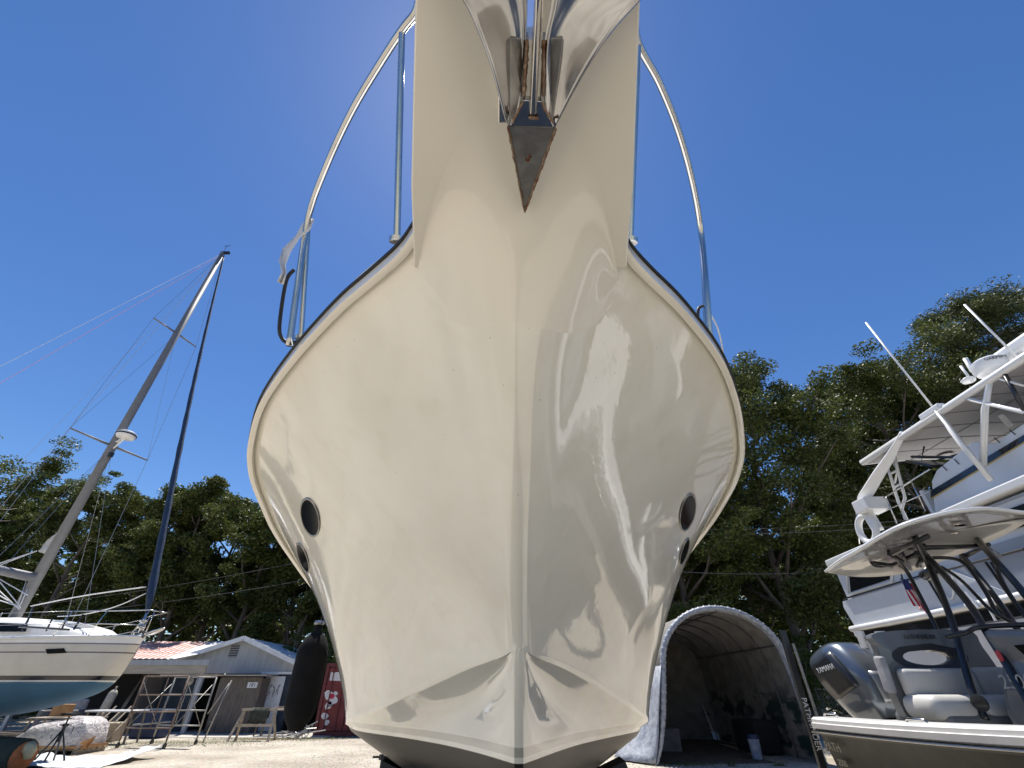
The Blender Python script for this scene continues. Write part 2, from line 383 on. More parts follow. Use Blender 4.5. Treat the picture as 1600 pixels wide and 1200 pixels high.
# gunwale cap (half round cream moulding), rub strip above it
SP = [i for i in range(NS + 1) if tsL[NV][i].y >= 1.0]
def sheer_path(side, dz=0, dx=0):
    T = tsL[NV] if side < 0 else tsR[NV]
    return [T[i] + Vector((side * dx, 0, dz)) for i in SP]
def sweep(side, prof):
    T = sheer_path(side); rows = []
    for i, p in enumerate(T):
        t = (T[min(i + 1, len(T) - 1)] - T[max(i - 1, 0)]).normalized(); o = Vector((t.y, -t.x, 0)) * (1 if side > 0 else -1); o.normalize()
        rows.append([p + o * a + Vector((0, 0, c)) for a, c in prof])
    return rows
for side in (-1, 1):
    q = MB(); q.grid(sweep(side, [(-.03, -.060), (.000, -.060), (.005, -.057), (.006, -.03), (.006, -.010), (.006, 0), (-.04, .004)]), closed=True)
    q.build('gunwale_cap', M['cream'], boat, auto=50)
    q = MB(); q.grid(sweep(side, [(-.03, .002), (.014, .001), (.018, .006), (.016, .020), (.008, .024), (-.03, .024)]), closed=True)
    q.build('rub_strip', M['rubber'], boat, auto=50)
    q = MB(); q.tube(sheer_path(side, .010, .016), .005, 6); q.build('rub_trim', M['steel'], boat, smooth=True)
# white foredeck moulding standing proud of the left gunwale
q = MB(); T = [p for p in tsL[NV] if 1.2 <= p.y <= 1.72]; q.tube([p + Vector((.035, 0, .04)) for p in T], [.012 + .022 * math.sin(math.pi * i / (len(T) - 1)) for i in range(len(T))], 8); q.build('foredeck_moulding', M['deckw'], boat, smooth=True)
# pulpit
PZ = 3.12
pl = MB(); out = []
prof = [(1.275, .47), (1.228, .460), (.9, .41), (.6, .35), (.366, .303), (.1, .255), (-.1, .21), (-.2, .16), (-.25, .07)]
Lp = [Vector((bx(d) - h , d, PZ)) for d, h in prof]; Rp = [Vector((bx(d) + h , d, PZ)) for d, h in prof]
ring = Lp[:-1] + [Vector((.0, -.27, PZ)), Vector((.008, .2, PZ)), Vector((.034, .455, PZ)), Vector((.062, .455, PZ)), Vector((.100, .2, PZ)), Vector((.105, -.27, PZ))] + list(reversed(Rp[:-1]))
pl.prism(ring, (0, 0, .115)); pul = pl.build('bow_pulpit', M['cream'], boat, bevel=.006)
# cove that blends the pulpit underside into the stem head
def hull_y(x, z):
    h = HB.ray_cast(Vector((x, 0, z)), Vector((0, 1, 0))); return h[0].y if h[0] is not None else None
rowsf = []
for i in range(41):
    t = i / 20 - 1; x = .033 + t * .455; R0 = .02 + .39 * (1 - abs(t) ** 2.5)
    yc = hull_y(x, 3.10); y1 = hull_y(x, PZ - .02 - R0 * .62)
    if yc is None or y1 is None: continue
    P0_ = Vector((x, yc - R0, PZ - .0006)); C0 = Vector((x, yc - .012, PZ - .0006)); P1_ = Vector((x, y1 - .0006, PZ - .02 - R0 * .62))
    rowsf.append([P0_ * (1 - u) ** 2 + C0 * 2 * u * (1 - u) + P1_ * u * u for u in [k / 14 for k in range(15)]])
q = MB(); q.grid(rowsf); q.build('pulpit_cove', M['cream'], boat, smooth=True)
# arch moulding line where the stem head meets the pulpit
arc = []
for k in range(25):
    an = math.pi * k / 24
    arc.append(Vector((bx(1.2) - .42 * math.cos(an), 1.235 - .255 * math.sin(an) ** .8, PZ - .002)))

# mast step housing etc. further aft: cabin trunk and windshield, low and far enough to stay behind the bow
cb = MB()
def slab(x0, x1, y0, y1, z0, z1, tf=0.8, rake=.6):
    c = (x0 + x1) / 2
    return [Vector(p) for p in ((x0, y0, z0), (x1, y0, z0), (x1, y1, z0), (x0, y1, z0))], [Vector(p) for p in ((c + (x0 - c) * tf, y0 + rake, z1), (c + (x1 - c) * tf, y0 + rake, z1), (c + (x1 - c) * tf, y1, z1), (c + (x0 - c) * tf, y1, z1))]
A, B = slab(bx(6) - 1.5, bx(6) + 1.5, 4.6, 9.6, 2.55, 3.1, .86, 1.6)
cb.grid([A, B], closed=True); cb.add(B, [(0, 1, 2, 3)]); cb.build('cabin', M['deckw'], boat, bevel=.05)
# portholes
def porthole(px, py, ax_, ay_, tilt):
    p, nrm = hull_hit(px, py)
    if p is None: return
    O = Vector((0, 0, CAMZ))
    def on_plane(x, y): r = ray(x, y); return O + r * ((p - O).dot(nrm) / r.dot(nrm))
    rt = on_plane(px + ax_, py) - p; up = on_plane(px + tilt, py + ay_) - p
    fr = MB(); N2 = 32; rows = []
    an_ = [2 * math.pi * k / N2 for k in range(N2)]
    for a_, h in [(1.07, -.004), (1.07, .006), (1.0, .010), (.95, .006), (.95, -.004)]:
        rows.append([p + rt * (math.cos(t) * a_) + up * (math.sin(t) * a_) + nrm * h for t in an_])
    fr.grid(rows, closed=True); f = fr.build('porthole', M['plate'], boat, smooth=True)
    gl = MB(); gl.prism([p + rt * (math.cos(t) * .96) + up * (math.sin(t) * .96) + nrm * .002 for t in an_], nrm * .003)
    gl.build('glass', M['glass'], f)
for a in [(485, 809, 14, 28, 5), (474, 872, 7, 22, 7), (1074, 801, 11, 27, -5), (1069, 862, 5, 20, -6)]: porthole(*a)
# bow rail
def P3(px, py, rel): return AZ(px, py, CAMZ + rel)
railL = [AZ(668, -60, 4.22), AZ(655, 0, 4.2), AZ(648, 22, 4.2), AZ(630, 45, 4.2), AZ(600, 90, 4.2), AZ(552, 170, 4.17), AZ(512, 255, 4.12), AZ(483, 335, 4.05), AY(466, 440, 1.80), AY(452, 540, 1.92)]
railR = [AZ(985, -60, 4.22), AZ(990, 0, 4.2), AZ(992, 40, 4.2), AZ(1000, 75, 4.2), AZ(1030, 130, 4.2), AZ(1060, 205, 4.17), AZ(1082, 285, 4.12), AZ(1095, 360, 4.05), AY(1103, 445, 1.80), AY(1109, 530, 1.90)]
fr_ = smooth_path([railL[0], Vector((-.20, -.05, 4.16)), Vector((-.14, -.26, 4.12)), Vector((.05, -.34, 4.11)), Vector((.24, -.26, 4.12)), Vector((.30, -.05, 4.16)), railR[0]], 6)
q = MB(); q.tube(fr_, .019, 12); q.build('bow_rail', M['steel'], boat, smooth=True)
for x in (-.10, .21): q = MB(); q.tube([Vector((x, -.16, 3.22)), Vector((x - (.05 if x < 0 else -.04), -.24, 4.12))], .016, 10); q.build('stanchion', M['steel'], boat, smooth=True)
for rl in (railL, railR):
    q = MB(); q.tube(smooth_path(rl, 6), .019, 12); rr_ = q.build('bow_rail', M['steel'], boat, smooth=True)
def post(a, b_, r=.016, n='stanchion'):
    q = MB(); q.tube([a, b_], r, 10); q.tube([b_ + (a - b_).normalized() * .0, b_ + (a - b_).normalized() * .02], r * 2.2, 12); return q.build(n, M['steel'], boat, auto=40)
post(AZ(628, 50, 4.2), Vector((AY(620, 378, 1.26))))
post(AZ(997, 70, 4.2), Vector((AY(984, 380, 1.26))))
post(AZ(482, 345, 4.04), AY(470, 530, 1.98)); post(AZ(1096, 362, 4.04), AY(1104, 518, 1.98))
# rail aft of the visible post, running back along the gunwale
for side, T in ((-1, tsL[NV]), (1, tsR[NV])):
    pts = [railL[-3] if side < 0 else railR[-3]]
    ys = [2.6, 3.4, 4.4, 5.6, 7.0]
    def spt(y, dz, dx=-.06):
        i = min(range(len(T)), key=lambda i: abs(T[i].y - y)); return T[i] + Vector((side * dx, 0, dz))
    q = MB(); q.tube([spt(y, .55 - .03 * k, -.35) for k, y in enumerate(ys[1:])], .013, 8)
    q.build('side_rail', M['steel'], boat, smooth=True)
# low ties, cable loops on the rail
q = MB(); q.tube(smooth_path([AY(459, 422, 1.80), AY(447, 440, 1.80), AY(437, 505, 1.86), AY(440, 528, 1.9), AY(452, 536, 1.92), AY(466, 534, 1.93)], 6), .011, 8)
tag(q.build('rope', M['rubber'], smooth=True), 'dark rope looped down the left bow rail post of the cream boat', 'rope')
q = MB(); q.tube(smooth_path([AY(1098, 478, 1.86), AY(1091, 484, 1.86), AY(1092, 510, 1.9), AY(1100, 535, 1.95), AY(1112, 560, 2.0)], 6), .009, 8)
tag(q.build('rope', M['rubber'], smooth=True), 'dark rope tied at the foot of the right bow rail', 'rope')
M['cord'] = mat('white_cord', (0.75, 0.75, 0.74), .7)
q = MB(); q.tube(smooth_path([AY(1110, 490, 1.88), AY(1121, 512, 1.9), AY(1127, 535, 1.94), AY(1131, 560, 2.0)], 6), .005, 6)
tag(q.build('cord', M['cord'], smooth=True), 'thin white cord hanging beside the right bow rail', 'cord')
# frayed white tape tied to the left rail
q = MB(); pc = [(486, 338), (478, 352), (465, 368), (448, 388), (441, 408), (444, 424), (438, 440)]
rows = []
for i, (x, y) in enumerate(pc):
    wd = [5, 6, 4, 6, 5, 4, 5][i]; ox = 2 * math.sin(i * 2.1)
    rows.append([AY(x - wd, y - ox, 1.66 + .02 * math.sin(i)), AY(x + wd * .2, y + wd * .6, 1.68), AY(x + wd, y + wd + ox, 1.66 - .02 * math.cos(i))])
q.grid(rows); M['tape'] = mat('white_tape', (.7, .7, .7), .5, bump=.003, bscale=60)
tag(q.build('tape_strip', M['tape'], solid=.002, smooth=True), 'crumpled white tape strip fluttering from the left bow rail', 'tape')
# ---------------------------------------------------------------- anchor under the pulpit
an = thing('anchor', 'polished stainless steel plow anchor with rusty welds hanging under the cream bow pulpit', 'anchor', (.06, .4, 2.95))
def fluke(side, outer, inner, ridge):
    rows = []
    n = len(outer)
    for i in range(n):
        row = []
        for k in range(13):
            t = k / 12
            a = Vector(inner[i]); c = Vector(outer[i]); r = Vector(ridge[i])
            p = a * (1 - t) ** 2 + r * 2 * t * (1 - t) + c * t * t
            row.append(p)
        rows.append(row)
    # resample lengthways smoothly
    cols = [smooth_path([rows[i][k] for i in range(n)], 5) for k in range(13)]
    rows = [[cols[k][i] for k in range(13)] for i in range(len(cols[0]))]
    q = MB(); q.grid(rows); return q
def az(px, py, rel): return AZ(px, py, CAMZ + rel)
Lo = [az(795, 199, 1.335), az(788, 180, 1.33), az(770, 110, 1.34), az(748, 50, 1.36), az(724, 0, 1.38), Vector((-.19, .25, 3.0)), Vector((-.24, .13, 3.02)), Vector((-.22, .0, 3.04))]
Li = [az(801, 196, 1.325), az(812, 170, 1.34), az(818, 100, 1.38), az(822, 55, 1.40), az(824, 0, 1.42), Vector((.028, .25, 3.04)), Vector((.02, .13, 3.05)), Vector((.0, .02, 3.06))]
Lr = [(a + b_) / 2 + Vector((0, 0, .028 * s)) for a, b_, s in zip(Lo, Li, [.1, .5, 1, 1.1, 1.2, 1.2, 1.1, .9])]
fluke(-1, Lo, Li, Lr).build('fluke', M['anchor'], an, smooth=True, solid=.007)
Ro = [az(867, 201, 1.335), az(878, 178, 1.33), az(915, 110, 1.34), az(955, 50, 1.36), az(1000, 0, 1.38), Vector((.40, .25, 3.0)), Vector((.45, .13, 3.02)), Vector((.42, .0, 3.04))]
Ri = [az(860, 197, 1.325), az(852, 170, 1.34), az(850, 100, 1.38), az(852, 55, 1.40), az(862, 0, 1.42), Vector((.10, .25, 3.04)), Vector((.11, .13, 3.05)), Vector((.12, .02, 3.06))]
Rr = [(a + b_) / 2 + Vector((0, 0, .028 * s)) for a, b_, s in zip(Ro, Ri, [.1, .5, 1, 1.1, 1.2, 1.2, 1.1, .9])]
fluke(1, Ro, Ri, Rr).build('fluke', M['anchor'], an, smooth=True, solid=.007)
tipv = [az(820, 331, 1.415), az(794, 198, 1.325), az(868, 201, 1.325)]
q = MB(); q.prism(tipv, (0, .012, .05)); q.build('tip_plate', M['plate'], an, bevel=.002)
q = MB(); q.prism([az(797, 197, 1.318), az(866, 199, 1.318), az(846, 158, 1.335), az(818, 156, 1.335)], (0, 0.0, .03)); q.build('gusset', M['anchor'], an, bevel=.002)
q = MB(); q.prism([az(797, 190, 1.325), az(797, 60, 1.375), az(826, 58, 1.41), az(820, 160, 1.35)], (0, .0, .04))
q.prism([az(844, 160, 1.35), az(849, 58, 1.41), az(880, 60, 1.375), az(864, 190, 1.325)], (0, .0, .04)); q.build('inner_web', M['plate'], an, bevel=.002)
q = MB(); a0 = [az(829, 182, 1.305), az(839, 182, 1.305), az(850, 0, 1.30), az(838, 0, 1.30), ]
q.prism([az(828, 180, 1.30), az(838, 180, 1.30), az(848, 28, 1.27), az(850, -40, 1.27), az(838, -40, 1.27), az(836, 28, 1.27)], (0, -.02, .09)); q.build('shank', M['steel'], an, bevel=.003)
q = MB()
def weld(a, b_, n_, r):
    pts = [Vector(a).lerp(Vector(b_), i / n_) + Vector((random.uniform(-.0012, .0012), random.uniform(-.0012, .0012), -.001)) for i in range(n_ + 1)]
    q.tube(pts, [r * random.uniform(.7, 1.25) for _ in pts], 6)
weld(tipv[0], tipv[1], 40, .0042); weld(tipv[0], tipv[2], 40, .0048); weld(az(800, 192, 1.31), az(818, 158, 1.33), 16, .004); weld(az(864, 192, 1.31), az(846, 160, 1.33), 16, .004)
weld(az(819, 150, 1.34), az(824, 62, 1.39), 26, .006); weld(az(849, 150, 1.34), az(849, 62, 1.39), 26, .006); weld(az(826, 184, 1.30), az(842, 184, 1.30), 8, .004)
q.build('weld_bead', M['weld'], an, smooth=True)
q = MB(); cen = az(824, 266, 1.368)
tn = (tipv[1] - tipv[0]).cross(tipv[2] - tipv[0]).normalized()
if tn.z > 0: tn = -tn
bu = (tipv[0] - tipv[1]).normalized(); bv = tn.cross(bu)
q = MB()
base = (tipv[0] + tipv[1] + tipv[2]) / 3
for k in range(14):
    dx, dy = random.gauss(0, .010), random.gauss(0, .006); r = random.uniform(.0015, .0045)
    c_ = base + bu * (dx - .01) + bv * dy + tn * .0008
    q.prism([c_ + bu * (math.cos(t) * r * random.uniform(.6, 1.3)) + bv * (math.sin(t) * r * random.uniform(.6, 1.3)) for t in [2 * math.pi * j / 8 for j in range(8)]], tn * .0006)
q.build('rust_spot', M['rust'], an)
# roller cheek behind the left fluke
q = MB(); q.prism([az(778, 120, 1.44), az(792, 120, 1.44), az(793, 193, 1.44), az(778, 193, 1.44)], (0, 0, .08)); q.build('roller_cheek', M['steel'], boat, bevel=.004)
# ================================================================ trees
def leaf_mat(name, c1, c2, tr=0.25):
    m = bpy.data.materials.new(name); m.use_nodes = True
    n, p, L = nodes(m)
    tc = n.nodes.new('ShaderNodeTexCoord'); nz = n.nodes.new('ShaderNodeTexNoise'); nz.inputs['Scale'].default_value = 1.1; nz.inputs['Detail'].default_value = 8
    oi = n.nodes.new('ShaderNodeObjectInfo'); L.new(tc.outputs['Object'], nz.inputs['Vector'])
    rp = n.nodes.new('ShaderNodeValToRGB'); rp.color_ramp.elements[0].position = .35; rp.color_ramp.elements[1].position = .68
    rp.color_ramp.elements[0].color = (*c1, 1); rp.color_ramp.elements[1].color = (*c2, 1); L.new(nz.outputs['Fac'], rp.inputs[0])
    hs = n.nodes.new('ShaderNodeHueSaturation'); mr = n.nodes.new('ShaderNodeMapRange'); mr.inputs['To Min'].default_value = .75; mr.inputs['To Max'].default_value = 1.25
    L.new(oi.outputs['Random'], mr.inputs['Value']); L.new(mr.outputs[0], hs.inputs['Value']); L.new(rp.outputs[0], hs.inputs['Color'])
    L.new(hs.outputs[0], p.inputs['Base Color']); p.inputs['Roughness'].default_value = .55; p.inputs['Specular IOR Level'].default_value = .35
    t = n.nodes.new('ShaderNodeBsdfTranslucent'); L.new(hs.outputs[0], t.inputs['Color'])
    mx = n.nodes.new('ShaderNodeMixShader'); mx.inputs[0].default_value = tr
    L.new(p.outputs[0], mx.inputs[1]); L.new(t.outputs[0], mx.inputs[2]); L.new(mx.outputs[0], n.nodes['Material Output'].inputs[0])
    return m
M['leaf'] = leaf_mat('oak_leaves', (0.045, 0.066, 0.014), (0.14, 0.165, 0.04))
M['leaf2'] = leaf_mat('pine_needles', (0.045, 0.062, 0.020), (0.115, 0.135, 0.045), .15)
M['leaf3'] = leaf_mat('bush_leaves', (0.050, 0.080, 0.015), (0.13, 0.17, 0.035), .35)
M['bark'] = mat('tree_bark', (0.17, 0.14, 0.115), .9, var=.4, scale=5, bump=.03, bscale=12, stretch=(1, 1, .25))
def leaves_mesh(name, centers, radii, per, size, seed, flat=.6, asp=.5):
    rg = np.random.default_rng(seed); C_ = np.repeat(np.array(centers), per, 0); Rr = np.repeat(np.array(radii), per)[:, None]
    n = len(C_); d = rg.normal(size=(n, 3)); d /= np.linalg.norm(d, axis=1)[:, None]
    rad = rg.random((n, 1)) ** .45
    P = C_ + d * rad * Rr * np.array([1, 1, flat])
    a = rg.normal(size=(n, 3)); a[:, 2] *= .6; a /= np.linalg.norm(a, axis=1)[:, None]
    b_ = rg.normal(size=(n, 3)); b_ -= a * (a * b_).sum(1)[:, None]; b_ /= np.linalg.norm(b_, axis=1)[:, None]
    s = size * rg.uniform(.6, 1.35, (n, 1))
    V = np.stack([P - a * s, P + b_ * s * asp, P + a * s, P - b_ * s * asp], 1).reshape(-1, 3)
    me = bpy.data.meshes.new(name); me.vertices.add(4 * n); me.vertices.foreach_set('co', V.astype(np.float32).ravel())
    me.loops.add(4 * n); me.loops.foreach_set('vertex_index', np.arange(4 * n, dtype=np.int32))
    me.polygons.add(n); me.polygons.foreach_set('loop_start', np.arange(0, 4 * n, 4, dtype=np.int32))
    me.update(); me.validate(); return me
def make_tree(name, label, h, spread, base, seed, leafm, style='oak', nl=13, per=95, lsize=.16, loc=(0, 0, 0)):
    rd = random.Random(seed); t = thing(name, label, 'tree', loc)
    q = MB(); cs = []; rs = []
    lean = Vector((rd.uniform(-.08, .08), rd.uniform(-.08, .08), 0)); r0 = h * .017 + .06
    tr_ = []; n = 9
    for i in range(n + 1):
        f = i / n; tr_.append(Vector((lean.x * h * f * f + .2 * math.sin(i * 1.3 + seed) * f, lean.y * h * f * f + .2 * math.cos(i * 1.7 + seed) * f, h * .93 * f)))
    q.tube(tr_, [r0 * .8 * (1.25 if i == 0 else 1 - .85 * i / n) for i in range(n + 1)], 8)
    for k in range(nl):
        f = base + (1 - base) * ((k + rd.random()) / nl) ** (1.0 if style == 'oak' else .9)
        p0 = tr_[0].lerp(tr_[-1], 0); idx = f * n; i0 = min(int(idx), n - 1); p0 = tr_[i0].lerp(tr_[i0 + 1], idx - i0)
        an = k * 2.4 + rd.uniform(-.5, .5)
        if style == 'oak':
            env = math.sin(math.pi * min(1, max(.12, (f - base) / (1 - base) * .80 + .18))) ** .7
            el = rd.uniform(.25, .8)
        elif style == 'umbrella':
            env = .35 + .65 * ((f - base) / (1 - base)); el = rd.uniform(.15, .5)
        else:
            env = (1 - (f - base) / (1 - base)) * .8 + .25; el = rd.uniform(-.05, .3)
        ln = spread * env * rd.uniform(.75, 1.15)
        d = Vector((math.cos(an) * math.cos(el), math.sin(an) * math.cos(el), math.sin(el)))
        br_ = [p0 + d * ln * g + Vector((0, 0, .12 * ln * g * g)) + Vector((rd.uniform(-.1, .1), rd.uniform(-.1, .1), rd.uniform(-.08, .08))) * ln * g * .8 for g in (0, .25, .5, .75, 1)]
        rb = max(.03, r0 * .42 * (1 - f * .6))
        q.tube(br_, [rb, rb * .8, rb * .55, rb * .35, rb * .15], 5)
        for s_ in range(4):
            g0 = .4 + .17 * s_; i1 = min(int(g0 * 4), 3); pb = br_[i1].lerp(br_[i1 + 1], g0 * 4 - i1)
            d2 = (d + Vector((rd.uniform(-1, 1), rd.uniform(-1, 1), rd.uniform(-.2, .6)))).normalized(); l2 = ln * rd.uniform(.22, .42)
            e = pb + d2 * l2; q.tube([pb, pb.lerp(e, .5) + Vector((0, 0, .05)), e], [rb * .35, rb * .22, rb * .08], 4)
            for u in (.55, 1.0):
                cs.append(tuple(pb.lerp(e, u) + Vector((rd.uniform(-.2, .2), rd.uniform(-.2, .2), rd.uniform(-.1, .2))))); rs.append(rd.uniform(.45, 1.0) * spread * .2)
        cs.append(tuple(br_[-1])); rs.append(spread * .2)
        cs.append(tuple(br_[3])); rs.append(spread * .16)
    for _ in range(5):
        cs.append(tuple(tr_[-1] + Vector((rd.uniform(-1, 1), rd.uniform(-1, 1), rd.uniform(-.6, .6))) * spread * .25)); rs.append(spread * .17)
    tr0 = q.build('trunk', M['bark'], None, smooth=True); tr0.parent = t
    me = leaves_mesh('crown', cs, rs, per, lsize, seed, flat=.55 if style != 'umbrella' else .38, asp=.55 if leafm != 'leaf2' else .3)
    me.materials.append(M[leafm]); cr = bpy.data.objects.new('crown', me); col.objects.link(cr); cr.parent = t
    return t
G1 = 'trees of the wood behind the yard'
def place(t, x, y, rz, s=1, label=None, copy=True, group=None):
    o = dup(t) if copy else t
    o.location = (x, y, 0); o.rotation_euler = (0, 0, rz); o.scale = (s, s, s)
    if label: o['label'] = label
    if group: o['group'] = group
    return o
tA = make_tree('oak_tree', 'broad flat-topped tree with open branches behind the white sailboat, at the left edge', 16.6, 6.2, .42, 3, 'leaf', 'umbrella', 20, 250, .10, (-40.5, 33.5, 0))
tB = make_tree('oak_tree', 'bushy olive green tree rising above the sailboat forestay', 14.6, 4.6, .28, 11, 'leaf', 'oak', 19, 250, .10, (-32, 33.5, 0))
tC = make_tree('oak_tree', 'dark round-crowned tree right above the roof of the shed', 14.2, 4.4, .22, 23, 'leaf', 'oak', 21, 250, .10, (-18.7, 33.5, 0))
tD = make_tree('oak_tree', 'tall wide oak with hanging dark foliage behind the fabric shelter', 19.6, 6.8, .14, 37, 'leaf', 'oak', 34, 320, .092, (15.2, 27, 0))
tE = make_tree('pine_tree', 'tall pine with layered needle branches at the upper right corner', 26.5, 7.6, .34, 41, 'leaf2', 'pine', 36, 320, .11, (34.0, 24, 0))
tF = make_tree('oak_tree', 'big leafy oak with a dense crown above the white motor yacht', 21.8, 7.2, .2, 53, 'leaf', 'oak', 34, 320, .092, (26.2, 26.5, 0))
LBL = 'dark leafy tree of the wood behind the shed, its crown merging with its neighbours'
for (t, x, y, r, s) in [(tC, -34.5, 38, 1, .95), (tB, -26, 33.5, 2, .98), (tC, -23.6, 34, 4, 1.05), (tB, -14.2, 33.5, 5.2, 1.03), (tC, -10.0, 33, .6, 1.06), (tB, -5.5, 33, 3.1, 1.05), (tC, -42, 34, 2, 1), (tC, -16, 36, 3, 1.0), (tB, -23, 37, 0, 1.05), (tC, -10, 36.5, 5, 1.0), (tB, 0, 33, 1, 1.05), (tC, -2.5, 37, 1, 1.1), (tB, -46, 40, 1, 1.1)]:
    place(t, x, y, r, s, LBL, group='trees behind the shed')
LBR = 'dark leafy tree in the shaded wood behind the fabric shelter'
for (t, x, y, r, s) in [(tC, 5, 31, 2.2, 1.15), (tB, 10.2, 30, 4, 1.15), (tC, 21.0, 29.5, 1.4, .82), (tB, 16.5, 33, .3, 1.1), (tC, 25, 34, 5, 1.15), (tB, 31, 31, 5, 1.2), (tC, 13, 36, 0, 1.2)]:
    place(t, x, y, r, s, LBR, group='trees behind the shelter')
place(tF, 34, 30, 2.6, 1.02, 'leafy oak crown behind the pine at the right edge')
place(tD, 9.8, 27.5, 2.0, .84, 'tree whose leaves show just right of the cream hull')
# unseen trees added behind the camera for the polished hull to reflect
for (t, x, y, r, s) in [(tB, -20, -26, 1, .8), (tC, -12, -28, 2, .8), (tC, 3, -27, 4, .75), (tB, 14, -24, 5, .85), (tC, 24, -20, 1, .8), (tB, -30, -18, 3, .85)]:
    place(t, x, y, r, s, 'unseen tree added behind the viewer for the hull reflections', group='added trees behind the viewer')
# bushes
def make_bush(label, h, seed, loc, wd=1.6, lm='leaf3'):
    rd = random.Random(seed); t = thing('bush', label, 'bush', loc); q = MB(); cs = []; rs = []
    for k in range(16):
        an = rd.uniform(0, 6.28); d = rd.uniform(.2, 1) * wd; e = Vector((math.cos(an) * d, math.sin(an) * d * .7, h * rd.uniform(.5, 1)))
        q.tube([Vector((0, 0, 0)), e * .5 + Vector((0, 0, .2)), e], [.04, .025, .01], 4)
        for u in (.45, .7, 1): cs.append(tuple(e * u + Vector((0, 0, .1)))); rs.append(rd.uniform(.35, .6) * wd * .45)
    st = q.build('stems', M['bark']); st.parent = t
    me = leaves_mesh('foliage', cs, rs, 110, .075, seed, .8, .5); me.materials.append(M[lm]); o = bpy.data.objects.new('foliage', me); col.objects.link(o); o.parent = t
    return t
bA = make_bush('light green sapling bush poking over the shed roof beside the black fender', 5.3, 5, (-11.9, 29.5, 0), 2.0)
bB = make_bush('bright green bush behind the outboard engine', 4.2, 8, (13.2, 24.5, 0), 1.8)
for (x, y, r, s, l) in [(-9.6, 28.8, 1, .85, 'green bush between the shed gable and the cream hull'), (-7.6, 29.3, 2, .95, 'yellow green bush over the red container')]:
    place(bA, x, y, r, s, l)
for (x, y, r, s, l) in [(16.5, 25.5, 2, 1.05, 'green bush just left of the white motor yacht'), (10.8, 25.6, 3, 1.1, 'green bush above the right shoulder of the fabric shelter'), (4.2, 27.6, 3, .7, 'small bush seen through the open back of the shelter'), (6.4, 28.2, 3, .8, 'low bush behind the back of the shelter')]:
    place(bB, x, y, r, s, l)
rg = np.random.default_rng(5); cs = []; rs = []
for k in range(2000):
    x = rg.uniform(-62, 56); cs.append((x, rg.uniform(41, 50), rg.uniform(0, 12.0))); rs.append(rg.uniform(.9, 1.9))
me = leaves_mesh('distant_foliage', cs, rs, 70, .26, 9, .8, .6); me.materials.append(M['leaf']); o = bpy.data.objects.new('distant_woodland', me); col.objects.link(o)
o['kind'] = 'stuff'; o['label'] = 'dark undergrowth of the wood far behind the yard'; o['category'] = 'woodland'
# ================================================================ sailboat at the left
def zmat(name, bands, rough=.2, coat=1.0):
    """paint schemes by height: bands = [(z_from, colour), ...]"""
    m = bpy.data.materials.new(name); m.use_nodes = True; n, p, L = nodes(m)
    g = n.nodes.new('ShaderNodeNewGeometry'); sp = n.nodes.new('ShaderNodeSeparateXYZ'); L.new(g.outputs['Position'], sp.inputs[0])
    mr = n.nodes.new('ShaderNodeMapRange'); mr.inputs['From Min'].default_value = 0; mr.inputs['From Max'].default_value = 8; L.new(sp.outputs['Z'], mr.inputs['Value'])
    rp = n.nodes.new('ShaderNodeValToRGB'); rp.color_ramp.interpolation = 'CONSTANT'; L.new(mr.outputs[0], rp.inputs[0])
    e = rp.color_ramp.elements; e[0].position = bands[0][0] / 8; e[0].color = (*bands[0][1], 1); e[1].position = bands[1][0] / 8; e[1].color = (*bands[1][1], 1)
    for z, c in bands[2:]: q = e.new(z / 8); q.color = (*c, 1)
    tc = n.nodes.new('ShaderNodeTexCoord'); nz = n.nodes.new('ShaderNodeTexNoise'); nz.inputs['Scale'].default_value = 2; nz.inputs['Detail'].default_value = 8; L.new(tc.outputs['Object'], nz.inputs['Vector'])
    r2 = n.nodes.new('ShaderNodeValToRGB'); r2.color_ramp.elements[0].position = .3; r2.color_ramp.elements[1].position = .7; r2.color_ramp.elements[0].color = (.86, .85, .84, 1); r2.color_ramp.elements[1].color = (1, 1, 1, 1); L.new(nz.outputs['Fac'], r2.inputs[0])
    mx = n.nodes.new('ShaderNodeMixRGB'); mx.blend_type = 'MULTIPLY'; mx.inputs[0].default_value = 1; L.new(rp.outputs[0], mx.inputs[1]); L.new(r2.outputs[0], mx.inputs[2]); L.new(mx.outputs[0], p.inputs['Base Color'])
    p.inputs['Roughness'].default_value = rough; p.inputs['Coat Weight'].default_value = coat; p.inputs['Coat Roughness'].default_value = .05
    b1 = n.nodes.new('ShaderNodeTexNoise'); b1.inputs['Scale'].default_value = 1.5; L.new(tc.outputs['Object'], b1.inputs['Vector'])
    bp = n.nodes.new('ShaderNodeBump'); bp.inputs['Distance'].default_value = .012; L.new(b1.outputs['Fac'], bp.inputs['Height']); L.new(bp.outputs[0], p.inputs['Coat Normal'])
    gt = n.nodes.new('ShaderNodeMath'); gt.operation = 'GREATER_THAN'; gt.inputs[1].default_value = bands[1][0]; L.new(sp.outputs['Z'], gt.inputs[0]); mg = n.nodes.new('ShaderNodeMath'); mg.operation = 'MULTIPLY'; mg.inputs[1].default_value = coat; L.new(gt.outputs[0], mg.inputs[0]); L.new(mg.outputs[0], p.inputs['Coat Weight'])
    r4 = n.nodes.new('ShaderNodeMapRange'); r4.inputs['To Min'].default_value = .8; r4.inputs['To Max'].default_value = rough; L.new(gt.outputs[0], r4.inputs['Value']); L.new(r4.outputs[0], p.inputs['Roughness'])
    return m
BOW = Vector((-9.58, 13.05, 0)); AXS = Vector((-.943, .334, 0)); LAT = Vector((-.334, -.943, 0))
def SW(u, v, z): return BOW + AXS * u + LAT * v + Vector((0, 0, z))
